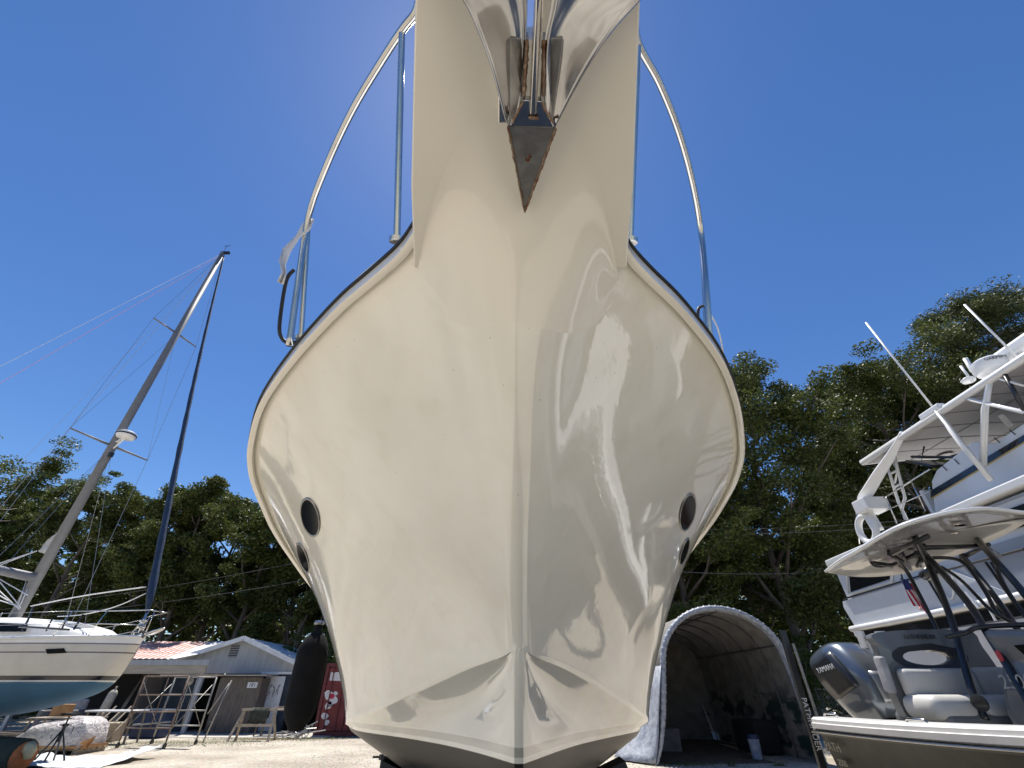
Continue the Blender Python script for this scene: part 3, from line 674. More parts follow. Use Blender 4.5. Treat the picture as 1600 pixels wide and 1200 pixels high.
sb = thing('sailboat', 'white sailboat with blue bottom paint and tall grey mast on stands at the left edge', 'sailboat', SW(5, 0, 0))
crm = (.58, .55, .48); wht = (.78, .77, .75); gry = (.10, .10, .11)
M['sailhull'] = zmat('sailboat_hull', [(0, (.045, .13, .22)), (1.76, (.6, .62, .62)), (1.785, (.012, .012, .02)), (1.90, crm), (2.375, gry), (2.40, crm), (2.545, (.16, .16, .2)), (2.575, wht)], coat=.35)
def sail_sec(u):
    L0 = 12.8; f = u / L0
    hb = 2.0 * math.sin(math.pi * min(1, (f * .62 + .0)) ** .8) ** .85 if f < .8 else 2.0 * (1 - (f - .8) * 1.2)
    hb = interp(u, [(0, .03), (.6, .42), (1.5, .86), (3, 1.35), (5, 1.75), (7.5, 1.95), (10, 1.9), (12.8, 1.5)])
    zk = interp(u, [(0, 2.72), (.15, 2.50), (.35, 2.15), (.55, 1.86), (.75, 1.66), (1.6, 1.42), (2.6, 1.27), (4.5, 1.04), (7, .92), (10, 1.15), (12.8, 1.7)])
    zs = 2.72 - .02 * u
    return hb, zk, zs
rows = []
us = [0, .08, .18, .3, .45, .6, .8, 1, 1.3, 1.6, 2, 2.5, 3, 3.6, 4.3, 5, 6, 7, 8, 9, 10, 11, 12, 12.8]
for u in us:
    hb, zk, zs = sail_sec(u); row = []
    for k in range(21):
        an = math.pi * k / 20; s = math.cos(an); c = math.sin(an)
        v = hb * math.copysign(abs(s) ** .62, s) * (.985 + .015); z = zs - (zs - zk) * abs(c) ** 1.15
        row.append(SW(u, v, z))
    rows.append(row)
q = MB(); q.grid(rows); sh = q.build('hull', M['sailhull'], sb, auto=35)
q = MB(); q.prism(rows[-1], AXS * .03); q.build('transom', M['white'], sb)
rows = []
for u in us:
    hb, zk, zs = sail_sec(u); rows.append([SW(u, hb * a_, zs + .02 + .07 * (1 - a_ * a_)) for a_ in (-1, -.6, -.2, .2, .6, 1)])
q = MB(); q.grid(rows); q.build('deck', M['deckw'], sb, smooth=True)
q = MB()
for s in (1, -1): q.tube([SW(u, s * (sail_sec(u)[0] + .01), sail_sec(u)[2] + .03) for u in us], .035, 6)
q.build('toe_rail', M['deckw'], sb, smooth=True)
# cabin trunk
rows = []
for u, h, w_ in [(1.3, .02, .25), (1.7, .13, .5), (2.4, .30, .75), (3.4, .44, .98), (4.6, .52, 1.15), (6.5, .58, 1.3), (9, .62, 1.35)]:
    rows.append([SW(u, w_ * a_, 2.72 + .03 + h * b_) for a_, b_ in ((1.12, 0), (1.05, .55), (.92, .92), (.5, 1.08), (0, 1.12), (-.5, 1.08), (-.92, .92), (-1.05, .55), (-1.12, 0))])
q = MB(); q.grid(rows); cab = q.build('cabin', M['deckw'], sb, smooth=True)
for u0, u1 in ((2.9, 4.2), (4.6, 6.2), (6.6, 8.4)):
    q = MB(); hh = .28
    q.prism([SW(u0, 1.06 if u0 < 4 else (1.30 if u0 < 6 else 1.45), 2.86), SW(u0 + .25, .98 if u0 < 4 else (1.24 if u0 < 6 else 1.4), 2.86 + hh * .7), SW(u1, 1.2 if u0 < 4 else (1.36 if u0 < 6 else 1.45), 2.88 + hh * .8), SW(u1 + .1, 1.28 if u0 < 4 else (1.42 if u0 < 6 else 1.5), 2.88)], LAT * .015)
    q.build('cabin_window', M['glass'], cab)
for u in (3.1, 2.3): 
    q = MB(); q.box(SW(u, .3, 3.14 if u > 3 else 3.04), (.5, .5, .1)); q.build('hatch', M['white'], sb, bevel=.02)
# hull portlight
q = MB(); pf = [SW(u, sail_sec(u)[0] * .985, z) for u, z in ((1.35, 2.37), (1.75, 2.35), (1.85, 2.45), (1.45, 2.47))]
q.prism(pf, LAT * .02); q.build('portlight', M['glass'], sb)
M['mast'] = mat('mast_grey', (.20, .20, .205), .55, .2, var=.1)
MASTU = 6.0
mb_ = SW(MASTU, 0, 3.1); mtop = AY(348, 396, mb_.y)
q = MB(); q.tube([mb_, mb_.lerp(mtop, .5), mtop], [.155, .145, .115], 12); mast = q.build('mast', M['mast'], sb, smooth=True)
def on_mast(py):
    lo, hi = 3.1, mtop.z
    for _ in range(40):
        mid = (lo + hi) / 2; P = mb_.lerp(mtop, (mid - mb_.z) / (mtop.z - mb_.z)); d = P - Vector((0, 0, CAMZ)); yy = 600 - FPX * (-ST * d.y + CT * d.z) / (CT * d.y + ST * d.z)
        if yy > py: lo = mid
        else: hi = mid
    return P
sp1 = on_mast(697); sp2 = on_mast(521)
tips = []
for P, hl in ((sp1, 1.42), (sp2, 1.05)):
    for s in (1, -1):
        e = P + LAT * s * hl + AXS * .12 + Vector((0, 0, .06)); q = MB(); q.tube([P, e], [.05, .03], 6); q.build('spreader', M['mast'], sb, smooth=True); tips.append(e)
M['wire'] = mat('rigging_wire', (.35, .36, .38), .35, .6)
q = MB(); chn = sp1.lerp(mb_, 1.0)
for s, i1, i2 in ((1, 0, 2), (-1, 1, 3)):
    foot = SW(MASTU + .3, s * 1.75, 2.65)
    q.tube([foot, tips[i1], tips[i2], mtop], .009, 4); q.tube([foot, sp1 + Vector((0, 0, -.1))], .008, 4); q.tube([tips[i1], sp2 + Vector((0, 0, -.1))], .007, 4); q.tube([SW(MASTU - .9, s * 1.7, 2.65), sp1], .007, 4)
q.tube([mtop, SW(12.7, 0, 2.9)], .009, 4); q.tube([mtop + Vector((0, 0, -.3)), SW(12.3, .9, 2.9)], .006, 4)
q.build('shroud', M['wire'], sb)
M['pinkline'] = mat('pink_line', (.75, .35, .45), .7)
q = MB(); q.tube([mtop + Vector((0, 0, -.1)), AY(-40, 622, 14.5)], .010, 4); q.build('halyard', M['pinkline'], sb)
q = MB(); q.tube([mtop, AY(-40, 593, 14.5)], .009, 4); q.build('halyard', M['cord'], sb)
# masthead
q = MB(); q.box(mtop + Vector((.12, 0, .05)), (.45, .12, .12)); q.tube([mtop, mtop + Vector((0, 0, .7))], .01, 5); q.tube([mtop + Vector((-.15, 0, .6)), mtop + Vector((.2, 0, .65))], .012, 5)
q.tube([mtop + Vector((.1, 0, .0)), mtop + Vector((.1, .3, .3))], .015, 5); q.build('masthead_fitting', M['blackm'], sb)
# radar on mast
rc = sp1 + (-AXS) * .48 + Vector((0, 0, .38))
q = MB(); q.lathe(rc, [(.05, -.12), (.28, -.11), (.33, -.02), (.32, .07), (.24, .13), (0.02, .15)], 24); rdm = q.build('radar_dome', M['white'], sb, auto=40)
q = MB(); q.lathe(rc, [(.335, -.03), (.338, 0), (.335, .02)], 24); q.build('band', M['rubber'], rdm)
q = MB(); q.bar(sp1 + Vector((0, 0, .1)), rc + Vector((0, 0, -.13)), .12, .04); q.bar(sp1 + Vector((0, 0, -.25)), rc + Vector((0, 0, -.13)), .05, .04); q.build('radar_bracket', M['white'], sb)
q = MB(); q.lathe(on_mast(712) - AXS * .22, [(.03, -.1), (.08, -.08), (.08, .08), (.03, .1)], 10); q.build('deck_light', M['blackm'], sb)
# furled headsail on the forestay
M['bluesail'] = mat('blue_sail_cover', (.012, .035, .085), .75, var=.3, scale=3, bump=.01, bscale=8)
fs0 = SW(.25, 0, 3.35); fst = mtop + (-AXS) * .25 + Vector((0, 0, -.35)); q = MB(); ts = [i / 40 for i in range(41)]
q.tube([fs0.lerp(fst, t) + Vector((0, 0, -.45 * math.sin(math.pi * t))) for t in ts], [.10 * (1 - .62 * t) * (1 + .10 * math.sin(t * 160)) if t > .02 else .05 for t in ts], 9)
q.build('furled_sail', M['bluesail'], sb, smooth=True)
q = MB(); q.tube([SW(.2, 0, 2.75), fs0], .03, 8); q.lathe(SW(.22, 0, 2.95), [(.03, 0), (.10, .01), (.10, .04), (.05, .05), (.05, .15), (.10, .16), (.10, .19), (.03, .2)], 14, axis=fs0 - SW(.2, 0, 2.75)); q.tube([fst, mtop], .02, 6); q.build('furler', M['steel'], sb, smooth=True)
# boom, luff cloth, tack lines
bm0 = AY(56, 903, mb_.y - .1); bm1 = AY(-60, 878, mb_.y - .1)
q = MB(); q.tube([bm0, bm1], .13, 10); q.build('boom', M['mast'], sb, smooth=True)
M['cloth'] = mat('sail_cloth', (.60, .59, .56), .85, var=.12, bump=.02, bscale=5)
c1, c2, c3 = on_mast(818), on_mast(868), AY(57, 861, mb_.y)
q = MB(); rows = []
for i in range(9):
    t = i / 8; a_ = c1.lerp(c3, t); b_ = c1.lerp(c2, t); rows.append([a_.lerp(b_, k / 6) + Vector((0, .06 * math.sin(k * 1.4 + i), 0)) for k in range(7)])
q.grid(rows); q.build('sail_clew', M['cloth'], sb, solid=.01, smooth=True)
q = MB(); q.tube([c3, AY(-40, 893, mb_.y)], .018, 5); q.tube([c3, AY(-40, 898, mb_.y)], .018, 5)
for a_, b_ in (((0, 905), (43, 930)), ((42, 905), (28, 945)), ((-10, 915), (30, 952)), ((-10, 925), (32, 950)), ((-10, 935), (30, 948)), ((50, 905), (32, 945)), ((-20, 885), (32, 948))): q.tube([AY(*a_, 15.0), AY(*b_, 14.8)], .014, 5)
q.tube(smooth_path([AY(228, 917, 13.1), AY(130, 931, 14), AY(48, 947, 14.9)], 6), .016, 5); q.tube(smooth_path([AY(228, 927, 13.1), AY(180, 948, 13.3), AY(130, 960, 13.6), AY(90, 963, 14)], 6), .013, 5)
q.build('running_line', M['cord'], sb, smooth=True)
# rails
q = MB()
def sd_(u, s, h): hb, zk, zs = sail_sec(u); return SW(u, s * hb * .96, zs + h)
for s in (1, -1):
    q.tube([SW(-.25, .0, 3.32), SW(-.2, s * .25, 3.33), sd_(.8, s, .62), sd_(1.9, s, .62)], .014, 6)
    q.tube([SW(.1, .0, 3.02), sd_(.9, s, .32), sd_(1.9, s, .32)], .011, 6)
    for u in (.25, 1.1, 1.9): q.tube([sd_(u, s, 0), sd_(u - .18, s, .62)], .014, 6)
q.build('bow_pulpit', M['steel'], sb, smooth=True)
q = MB()
for s in (1, -1):
    for u in (3.6, 5.4, 7.2, 9): q.tube([sd_(u, s, 0), sd_(u, s, .64)], .014, 6)
    for h in (.62, .34): q.tube([sd_(u, s, h) for u in (1.9, 3.6, 5.4, 7.2, 9)], .007, 5)
q.build('lifeline', M['wire'], sb, smooth=True)
q = MB()
for a_, b_ in (((42, 973), (52, 948)), ((72, 986), (82, 966)), ((97, 982), (104, 965)), ((115, 984), (130, 960)), ((35, 985), (50, 956))): q.bar(AY(*a_, 12.9), AY(*b_, 12.95), .035)
q.tube([AY(30, 979, 12.8), AY(108, 984, 12.7)], .025, 6); q.build('deck_track', M['blackm'], sb)
ba = thing('anchor', 'small bright anchor on the bow roller of the white sailboat', 'anchor', SW(-.2, 0, 2.7))
q = MB(); q.lathe(SW(-.05, 0, 2.76), [(.02, 0), (.10, .12), (.13, .3), (.08, .52), (.01, .62)], 10, axis=(.92, -.3, .28), sy=.4); q.build('fluke', M['steel'], ba, smooth=True)
q = MB(); q.tube([SW(.5, 0, 2.88), SW(0, 0, 2.86), SW(-.25, 0, 2.78)], .03, 6); q.build('shank', M['blackm'], ba)
# jack stand helper
M['standp'] = mat('dark_steel_stand', (.03, .032, .035), .6, var=.3, scale=20)
def jack_stand(label, loc, h, rz=0, spread=.42, lean=(0, 0), pad=True, group=None):
    t = thing('jack_stand', label, 'boat stand', loc, group); L0 = Vector(loc)
    top = L0 + Vector((lean[0], lean[1], h))
    for k in range(4 if spread > .3 else 3):
        an = rz + k * math.pi * 2 / (4 if spread > .3 else 3); q = MB()
        q.tube([L0 + Vector((math.cos(an) * spread, math.sin(an) * spread, .01)), L0 + Vector((0, 0, h * .72))], .022, 7); q.build('leg', M['standp'], t, smooth=True)
    q = MB(); q.tube([L0 + Vector((0, 0, h * .45)), L0 + Vector((0, 0, h * .8))], .04, 10); q.tube([L0 + Vector((0, 0, h * .78)), L0 + Vector((0, 0, h * .84))], .07, 10); q.bar(L0 + Vector((-.16, 0, h * .81)), L0 + Vector((.16, 0, h * .81)), .025); q.build('sleeve', M['standp'], t)
    q = MB(); q.tube([L0 + Vector((0, 0, h * .6)), top], .02, 8); q.build('screw', M['standp'], t)
    if pad:
        q = MB(); nrm = Vector((-lean[0], -lean[1], 1)).normalized() if False else (Vector((lean[0], lean[1], .6)).normalized())
        c_ = top + nrm * .02; u = nrm.cross(Vector((0, 1, .1))).normalized(); v_ = nrm.cross(u)
        q.prism([c_ + u * .15 + v_ * .15, c_ + u * .15 - v_ * .15, c_ - u * .15 - v_ * .15, c_ - u * .15 + v_ * .15], nrm * .05); q.build('pad', M['standp'], t)
    return t
jack_stand('dark tripod stand in front of the wrapped pallet, under the sailboat bow', (-12.35, 15.3, 0), 1.02, .4, .36)
jack_stand('boat stand under the near side of the sailboat, cut by the left edge', (-14.0, 13.0, 0), 1.3, .2)
# ================================================================ shed
M['siding'] = mat('painted_siding', (.42, .43, .44), .7, var=.22, scale=1.6, detail=10, bump=.004, bscale=3, stretch=(3, 3, .5))
M['trim'] = mat('white_trim', (.72, .73, .75), .55, var=.15, scale=3)
M['bluewall'] = mat('blue_grey_wall', (.045, .065, .085), .8, var=.4, scale=2)
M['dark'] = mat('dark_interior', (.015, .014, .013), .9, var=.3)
M['wood'] = mat('weathered_wood', (.17, .145, .12), .9, var=.45, scale=4, bump=.006, bscale=20, stretch=(6, 6, .5))
M['woodl'] = mat('pale_wood', (.42, .36, .28), .8, var=.35, scale=4, bump=.004, bscale=20, stretch=(1, 6, 6))
def roof_mat():
    m = mat('metal_roof', (.62, .62, .62), .55, .0, var=.1, scale=2); n, p, L = nodes(m)
    tc = n.nodes.new('ShaderNodeTexCoord'); w_ = n.nodes.new('ShaderNodeTexNoise'); mp = n.nodes.new('ShaderNodeMapping'); mp.inputs['Scale'].default_value = (9, .6, .6)
    L.new(tc.outputs['Object'], mp.inputs[0]); L.new(mp.outputs[0], w_.inputs['Vector']); w_.inputs['Scale'].default_value = 1.0
    sp = n.nodes.new('ShaderNodeSeparateXYZ'); L.new(tc.outputs['Object'], sp.inputs[0])
    mr = n.nodes.new('ShaderNodeMapRange'); mr.inputs['From Min'].default_value = -2.2; mr.inputs['From Max'].default_value = -3.0; L.new(sp.outputs['X'], mr.inputs['Value'])
    wv = n.nodes.new('ShaderNodeTexWave'); wv.bands_direction = 'X'; wv.inputs['Scale'].default_value = 1.1; wv.inputs['Distortion'].default_value = .3; L.new(tc.outputs['Object'], wv.inputs['Vector'])
    mu = n.nodes.new('ShaderNodeMath'); mu.operation = 'MULTIPLY'; mu.use_clamp = True; ml_ = n.nodes.new('ShaderNodeMath'); ml_.operation = 'MULTIPLY'; ml_.inputs[1].default_value = 1.9; L.new(mr.outputs[0], ml_.inputs[0]); L.new(ml_.outputs[0], mu.inputs[0]); L.new(wv.outputs['Fac'], mu.inputs[1])
    old = p.inputs['Base Color'].links[0].from_socket
    mx = n.nodes.new('ShaderNodeMixRGB'); L.new(mu.outputs[0], mx.inputs[0]); L.new(old, mx.inputs[1]); mx.inputs[2].default_value = (.42, .13, .07, 1); L.new(mx.outputs[0], p.inputs['Base Color'])
    return m
M['roof'] = roof_mat()
shd = thing('shed', 'low grey workshop shed with a white trimmed gable and rust streaked metal roof', 'shed', (-14.0, 26, 0))
GX0, GX1, GY, AXP = -17.1, -10.8, 26.0, -13.65
EZ, RZ = 2.74, 3.82
# siding gable with boards
q = MB(); q.prism([(GX0, GY, 2.3), (GX1, GY, 2.3), (GX1, GY, EZ), (AXP, GY, RZ - .03), (GX0, GY, EZ)], (0, .1, 0)); q.build('gable_wall', M['siding'], shd)
for c_, d_ in (((GX0 + .9, GY + .06, 1.15), (2.0, .1, 2.3)), ((-13.3, GY + .06, 1.15), (1.5, .1, 2.3)), ((-11.05, GY + .06, 1.15), (.5, .1, 2.3)), ((-12.0, GY + .06, 2.22), (1.1, .1, .16))): q = MB(); q.box(c_, d_); q.build('front_wall', M['bluewall'], shd)
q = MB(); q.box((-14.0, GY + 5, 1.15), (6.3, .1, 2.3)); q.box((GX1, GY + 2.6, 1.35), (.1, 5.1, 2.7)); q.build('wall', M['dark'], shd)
# roof panels: front wing slope and gable slopes (corrugated)
def corr(p00, p10, p01, p11, nx, amp=.018):
    q = MB(); rows = []
    P00, P10, P01, P11 = map(Vector, (p00, p10, p01, p11)); nn = (P10 - P00).cross(P01 - P00).normalized()
    for j in range(2):
        rows.append([(P00.lerp(P10, i / nx)).lerp(P01.lerp(P11, i / nx), j) + nn * (amp if i % 4 == 0 else 0) for i in range(nx + 1)])
    q.grid(rows); return q
corr((AXP, GY - .35, RZ), (AXP, GY + 6, RZ), (GX0 - .35, GY - .35, EZ - .08), (GX0 - .35, GY + 6, EZ - .08), 60).build('roof', M['trim'], shd, solid=.03)
corr((AXP, GY - .35, RZ), (AXP, GY + 6, RZ), (GX1 + .35, GY - .35, EZ - .08), (GX1 + .35, GY + 6, EZ - .08), 60).build('roof', M['trim'], shd, solid=.03)
corr((-24, 27.9, 3.83), (AXP - .3, 27.9, 3.83), (-24, 24.7, 2.86), (GX0 + .9, 24.7, 2.86), 104).build('porch_roof', M['roof'], shd, solid=.02)
q = MB(); q.bar((GX0 - .4, GY - .38, EZ - .12), (AXP, GY - .38, RZ - .02), .05, .2, up=(0, 0, 1)); q.bar((AXP, GY - .38, RZ - .02), (GX1 + .4, GY - .38, EZ - .12), .05, .2, up=(0, 0, 1)); q.build('rake_board', M['trim'], shd)
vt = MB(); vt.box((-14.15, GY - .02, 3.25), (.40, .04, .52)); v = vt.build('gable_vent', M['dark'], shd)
q = MB()
for k in range(7): q.box((-14.15, GY - .045, 3.02 + k * .075), (.42, .03, .03))
q.build('louver', M['siding'], v)
q = MB(); q.box((-11.5, GY - .06, 2.32), (1.8, .08, .10)); q.build('ledger', M['trim'], shd)
dr = MB(); dr.box((-11.62, GY - .10, 1.12), (.95, .06, 2.12)); d = dr.build('door', M['trim'], shd)
M['black_paint'] = mat('black_spray_paint', (.02, .02, .025), .7)
q = MB(); rd = random.Random(4)
for k in range(9):
    x, z = -11.95 + .18 * (k % 4) + rd.uniform(-.03, .03), 1.72 - .22 * (k // 4) + rd.uniform(-.04, .04)
    q.tube(smooth_path([(x, GY - .135, z), (x + rd.uniform(-.06, .08), GY - .135, z + .1), (x + .08, GY - .135, z + rd.uniform(-.1, .1)), (x + rd.uniform(-.05, .1), GY - .135, z - .1)], 3), .011, 4)
q.build('scribble', M['black_paint'], d)
q = MB(); q.box((-12.6, GY + .9, 1.4), (.35, .03, .45)); q.build('paper_notice', M['trim'], shd)
q = MB()
for x, z, w_ in ((-12.9, 2.0, .3), (-12.4, 1.95, .2)): q.box((x, GY + .7, z), (w_, .2, .2))
q.build('shelf_item', M['plate'], shd)
# porch: beam, posts, back wall
M['beam'] = mat('old_beam', (.46, .40, .31), .8, var=.25, scale=3, bump=.003, bscale=20, stretch=(.3, 3, 3))
q = MB(); q.box((-18.6, 24.62, 2.42), (8.3, .12, .34)); q.build('porch_beam', M['beam'], shd, bevel=.01)
q = MB(); q.box((-18.6, 24.55, 2.70), (8.5, .06, .22)); q.build('gutter_board', M['siding'], shd)
for x in (-14.55, -22.6): q = MB(); q.box((x, 24.65, 1.2), (.16, .16, 2.4)); q.build('porch_post', M['siding'], shd)
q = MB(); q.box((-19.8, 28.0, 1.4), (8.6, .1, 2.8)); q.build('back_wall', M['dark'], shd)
q = MB(); q.box((-17.2, 25.6, 1.2), (.06, 1.6, 2.4)); q.build('divider', M['wood'], shd)
q = MB()
for k in range(6): q.box((-17.75 - k * .02, 24.95, 1.2), (.03, .03, 2.5), M=Matrix.Rotation(.22 + .02 * k, 3, 'Y'))
tag(q.build('plank_bundle', M['woodl']), 'thin boards leaning upright under the porch roof', 'boards')
slab_ = MB(); slab_.box((-12.5, 24.6, .002), (9.5, 3.2, .06)); slab_.build('concrete_slab', mat('concrete', (.46, .43, .38), .9, var=.2, scale=3, bump=.004), kind='structure')
# weathered wooden locker
lk = thing('storage_locker', 'tall weathered plank locker numbered 181 with a rough board lid', 'locker', (-12.8, 25.3, 0))
q = MB()
for k in range(14): q.box((-13.72 + k * .142, 24.95, 1.06), (.135, .03 + .008 * (k % 3), 2.12))
q.build('front_panel', M['wood'], lk)
q = MB(); q.box((-13.80, 25.35, 1.04), (.04, .76, 2.08)); q.box((-11.80, 25.35, 1.04), (.04, .76, 2.08)); q.box((-12.8, 25.75, 1.0), (2.0, .04, 2.0)); q.build('side_panel', M['wood'], lk)
q = MB()
for k in range(4): q.box((-12.75, 24.82 + k * .27, 2.19 + .015 * k), (2.4 + .1 * (k % 2), .26, .045), rz=.01 * k)
q.build('lid', M['woodl'], lk)
q = MB(); q.box((-12.2, 24.915, 1.82), (.46, .012, .22)); pn = q.build('number_plate', M['trim'], lk)
t_ = text_obj('number', '181', M['black_paint'], .22, (-12.2, 24.905, 1.82), (1, 0, 0), (0, 0, 1), pn)
q = MB(); q.box((-13.6, 24.91, .45), (.16, .03, .05)); q.tube([(-13.66, 24.9, .5), (-13.66, 24.9, .35)], .02, 6); q.build('hasp', M['plate'], lk)
# saw horse with dark cloth
def sawhorse(loc, w_, h, label, rz=0):
    t = thing('sawhorse', label, 'sawhorse', loc); c = Vector(loc); Rm = Matrix.Rotation(rz, 3, 'Z')
    q = MB(); q.bar(c + Rm @ Vector((-w_ / 2, 0, h)), c + Rm @ Vector((w_ / 2, 0, h)), .09, .09); q.build('top_rail', M['woodl'], t)
    for sx in (-1, 1):
        for sy in (-1, 1): q = MB(); q.bar(c + Rm @ Vector((sx * (w_ / 2 - .1), 0, h)), c + Rm @ Vector((sx * (w_ / 2 + .08), sy * .38, 0)), .09, .04); q.build('leg', M['woodl'], t)
        q = MB(); q.bar(c + Rm @ Vector((sx * (w_ / 2 + .0), -.2, h * .52)), c + Rm @ Vector((sx * (w_ / 2 + .0), .2, h * .52)), .04, .08); q.build('brace', M['woodl'], t)
    q = MB(); q.bar(c + Rm @ Vector((-w_ / 2, -.22, h * .5)), c + Rm @ Vector((w_ / 2, -.22, h * .5)), .04, .09); q.build('stretcher', M['woodl'], t)
    return t
sawhorse((-10.15, 21.9, 0), 1.35, .98, 'grey wooden sawhorse with a cloth over its rail in front of the shed door', .08)
M['olive'] = mat('olive_cloth', (.055, .06, .045), .95, var=.5, scale=8, bump=.01, bscale=10)
q = MB(); rows = []
for i in range(12):
    x = -10.1 + (i - 5.5) * .065; rows.append([Vector((x + .02 * math.sin(j * 2 + i), 21.9 + [-.13, -.12, -.09, -.05, 0, .05, .09][j] + .02 * math.sin(i * 1.9), [.5 + .06 * math.sin(i), .7, .88, 1.03, 1.045, 1.03, .7][j])) for j in range(7)])
q.grid(rows); tag(q.build('cloth', M['olive'], solid=.01, smooth=True), 'dark olive cloth hung over the sawhorse', 'cloth')
def table(name, label, c, w_, d_, h, topm, legm, cat='table', trestle=True):
    t = thing(name, label, cat, c); x, y, _ = c
    q = MB(); q.box((x, y, h), (w_, d_, .05)); q.build('top', topm, t, bevel=.006)
    for sx in (-1, 1):
        for sy in (-1, 1): q = MB(); q.bar((x + sx * (w_ / 2 - .12), y + sy * (d_ / 2 - .06), h), (x + sx * (w_ / 2 - (.12 if not trestle else .0)), y + sy * (d_ / 2 - .03), 0), .06, .05); q.build('leg', legm, t)
    return t
table('work_table', 'small wooden work table beside the white shed door', (-10.2, 24.0, .03), 1.5, .7, .92, M['woodl'], M['wood'])
q = MB(); rd = random.Random(9)
for k in range(6): q.box((-10.0 + rd.uniform(-.4, .4), 24.0 + rd.uniform(-.15, .15), 1.0), (rd.uniform(.1, .25), .1, rd.uniform(.03, .09)), rz=rd.uniform(0, 3))
tag(q.build('wood_offcuts', M['woodl']), 'wood offcuts lying on the work table by the white door', 'offcuts')
table('white_topped_table', 'long table with a bright white top under the porch edge', (-14.9, 20.6, 0), 1.9, .75, .98, M['trim'], M['wood'])
table('workbench', 'cluttered low workbench in the shade beneath the porch', (-18.6, 25.2, 0), 2.6, .8, .9, M['wood'], M['wood'], 'workbench')
# ---------------- scaffold
M['rustpipe'] = mat('rusty_painted_pipe', (.22, .19, .165), .6, .3, c2=(.15, .085, .06), scale=9)
M['galv'] = mat('galvanised_pipe', (.34, .335, .32), .5, .6, var=.3, scale=12)
sf = thing('scaffold', 'small rolling pipe scaffold on castor wheels in front of the shed porch', 'scaffold', (-12.5, 19.7, 0))
Af, Df, off = Vector((-13.4, 19.2, 0)), Vector((-11.65, 18.95, 0)), Vector((.25, 1.35, 0))
H = 2.03; Z = lambda z: Vector((0, 0, z))
for o_, nm in ((Vector((0, 0, 0)), 'end_frame'), (off, 'end_frame')):
    q = MB(); q.tube([Af + o_ + Z(.22), Af + o_ + Z(H)], .03, 8); q.tube([Df + o_ + Z(.22), Df + o_ + Z(H)], .03, 8)
    for z in (.55, 1.0, 1.48, H): q.tube([Af + o_ + Z(z), Df + o_ + Z(z)], .022, 8)
    m_ = Af.lerp(Df, .55); q.tube([m_ + o_ + Z(.55), m_ + o_ + Z(H)], .016, 6)
    q.build(nm, M['rustpipe'] if nm and o_.length < .1 else M['galv'], sf, smooth=True)
for P, Q in ((Af, Af + off), (Df, Df + off)):
    q = MB(); q.tube([P + Z(.5), Q + Z(H - .15)], .012, 6); q.tube([P + Z(H - .15), Q + Z(.5)], .012, 6); q.build('cross_brace', M['galv'], sf, smooth=True)
for P in (Af, Df, Af + off, Df + off):
    q = MB(); q.tube([P + Z(.24), P + Z(.15)], .02, 6); q.lathe(P + Vector((-.025, 0, .075)), [(.02, 0), (.075, .0), (.075, .05), (.02, .05)], 14, axis=(1, 0, 0)); q.bar(P + Z(.16), P + Vector((0, .05, .06)), .07, .012); q.build('castor', M['blackm'], sf)
q = MB(); q.box(Af.lerp(Df, .7) + off * .5 + Z(H + .05), (2.3, .28, .045), rz=-.1); q.build('top_plank', M['woodl'], sf)
q = MB(); q.tube([Af + off * .2 + Z(.62), Df + off * .2 + Vector((-.3, 0, .72))], .026, 8); q.build('loose_pipe', M['galv'], sf, smooth=True)
q = MB(); q.tube([Df + off + Vector((.1, 0, .9)), Df + off + Vector((.45, .2, H - .2))], .022, 6); q.tube([Df + off + Vector((.5, .2, H - .1)), Df + off + Vector((.2, .1, .05))], .028, 6); q.build('outrigger', M['galv'], sf, smooth=True)
# chain hanging
q = MB(); cp_ = AY(296, 1066, 19.8)
for k in range(22): q.tube([cp_ + Vector((.0 + .01 * math.sin(k), 0, -k * .055)), cp_ + Vector((.015 * (-1) ** k, 0, -k * .055 - .05))], .017, 5)
q.lathe(cp_ + Z(.03), [(.03, -.12), (.1, -.1), (.12, 0), (.08, .1), (.02, .12)], 10); tag(q.build('chain_hoist', M['galv']), 'chain hoist hanging inside the pipe scaffold', 'chain hoist')
# ---------------- wrapped pallet
pa = thing('wrapped_pallet', 'pallet of bags in white plastic wrap with cardboard edges, left of the scaffold', 'pallet', (-14.3, 17.8, 0))
q = MB()
for k in range(5): q.box((-14.3, 17.35 + k * .25, .12), (2.25, .14, .03))
for x in (-15.3, -14.3, -13.3): q.box((x, 17.85, .05), (.1, 1.2, .10))
q.build('pallet_base', M['woodl'], pa)
M['wrap'] = mat('shrink_wrap', (.60, .56, .55), .35, coat=.3, var=.15, scale=5, bump=.07, bscale=9)
rows = []; rd = random.Random(2)
for j, (z, sx, sy) in enumerate([(.14, 1.08, .60), (.25, 1.12, .63), (.42, 1.08, .61), (.6, 1.03, .58), (.72, .93, .52), (.79, .70, .40), (.80, .1, .1)]):
    row = []
    for k in range(28):
        an = 2 * math.pi * k / 28; c, s = math.cos(an), math.sin(an); e = .28
        row.append(Vector((-14.3 + sx * math.copysign(abs(c) ** e, c) + rd.uniform(-.03, .03) - (.15 if z > .5 and c < 0 else 0) * c, 17.8 + sy * math.copysign(abs(s) ** e, s) + rd.uniform(-.02, .02), z + rd.uniform(-.025, .025) + (.12 * c if z > .5 else 0))))
    rows.append(row)
q = MB(); q.grid(rows, closed=True); q.add(rows[-1], [tuple(range(28))]); q.build('wrapped_bags', M['wrap'], pa, smooth=True)
for dx in (-.55, .15, .75): q = MB(); q.tube([(-14.3 + dx, 17.16, .16), (-14.3 + dx * .96, 17.2, .45), (-14.3 + dx * .9, 17.24, .62 + .06 * dx), (-14.3 + dx * .82, 17.5, .80), (-14.3 + dx * .8, 17.9, .82)], .012, 5); q.build('strap', M['blackm'], pa)
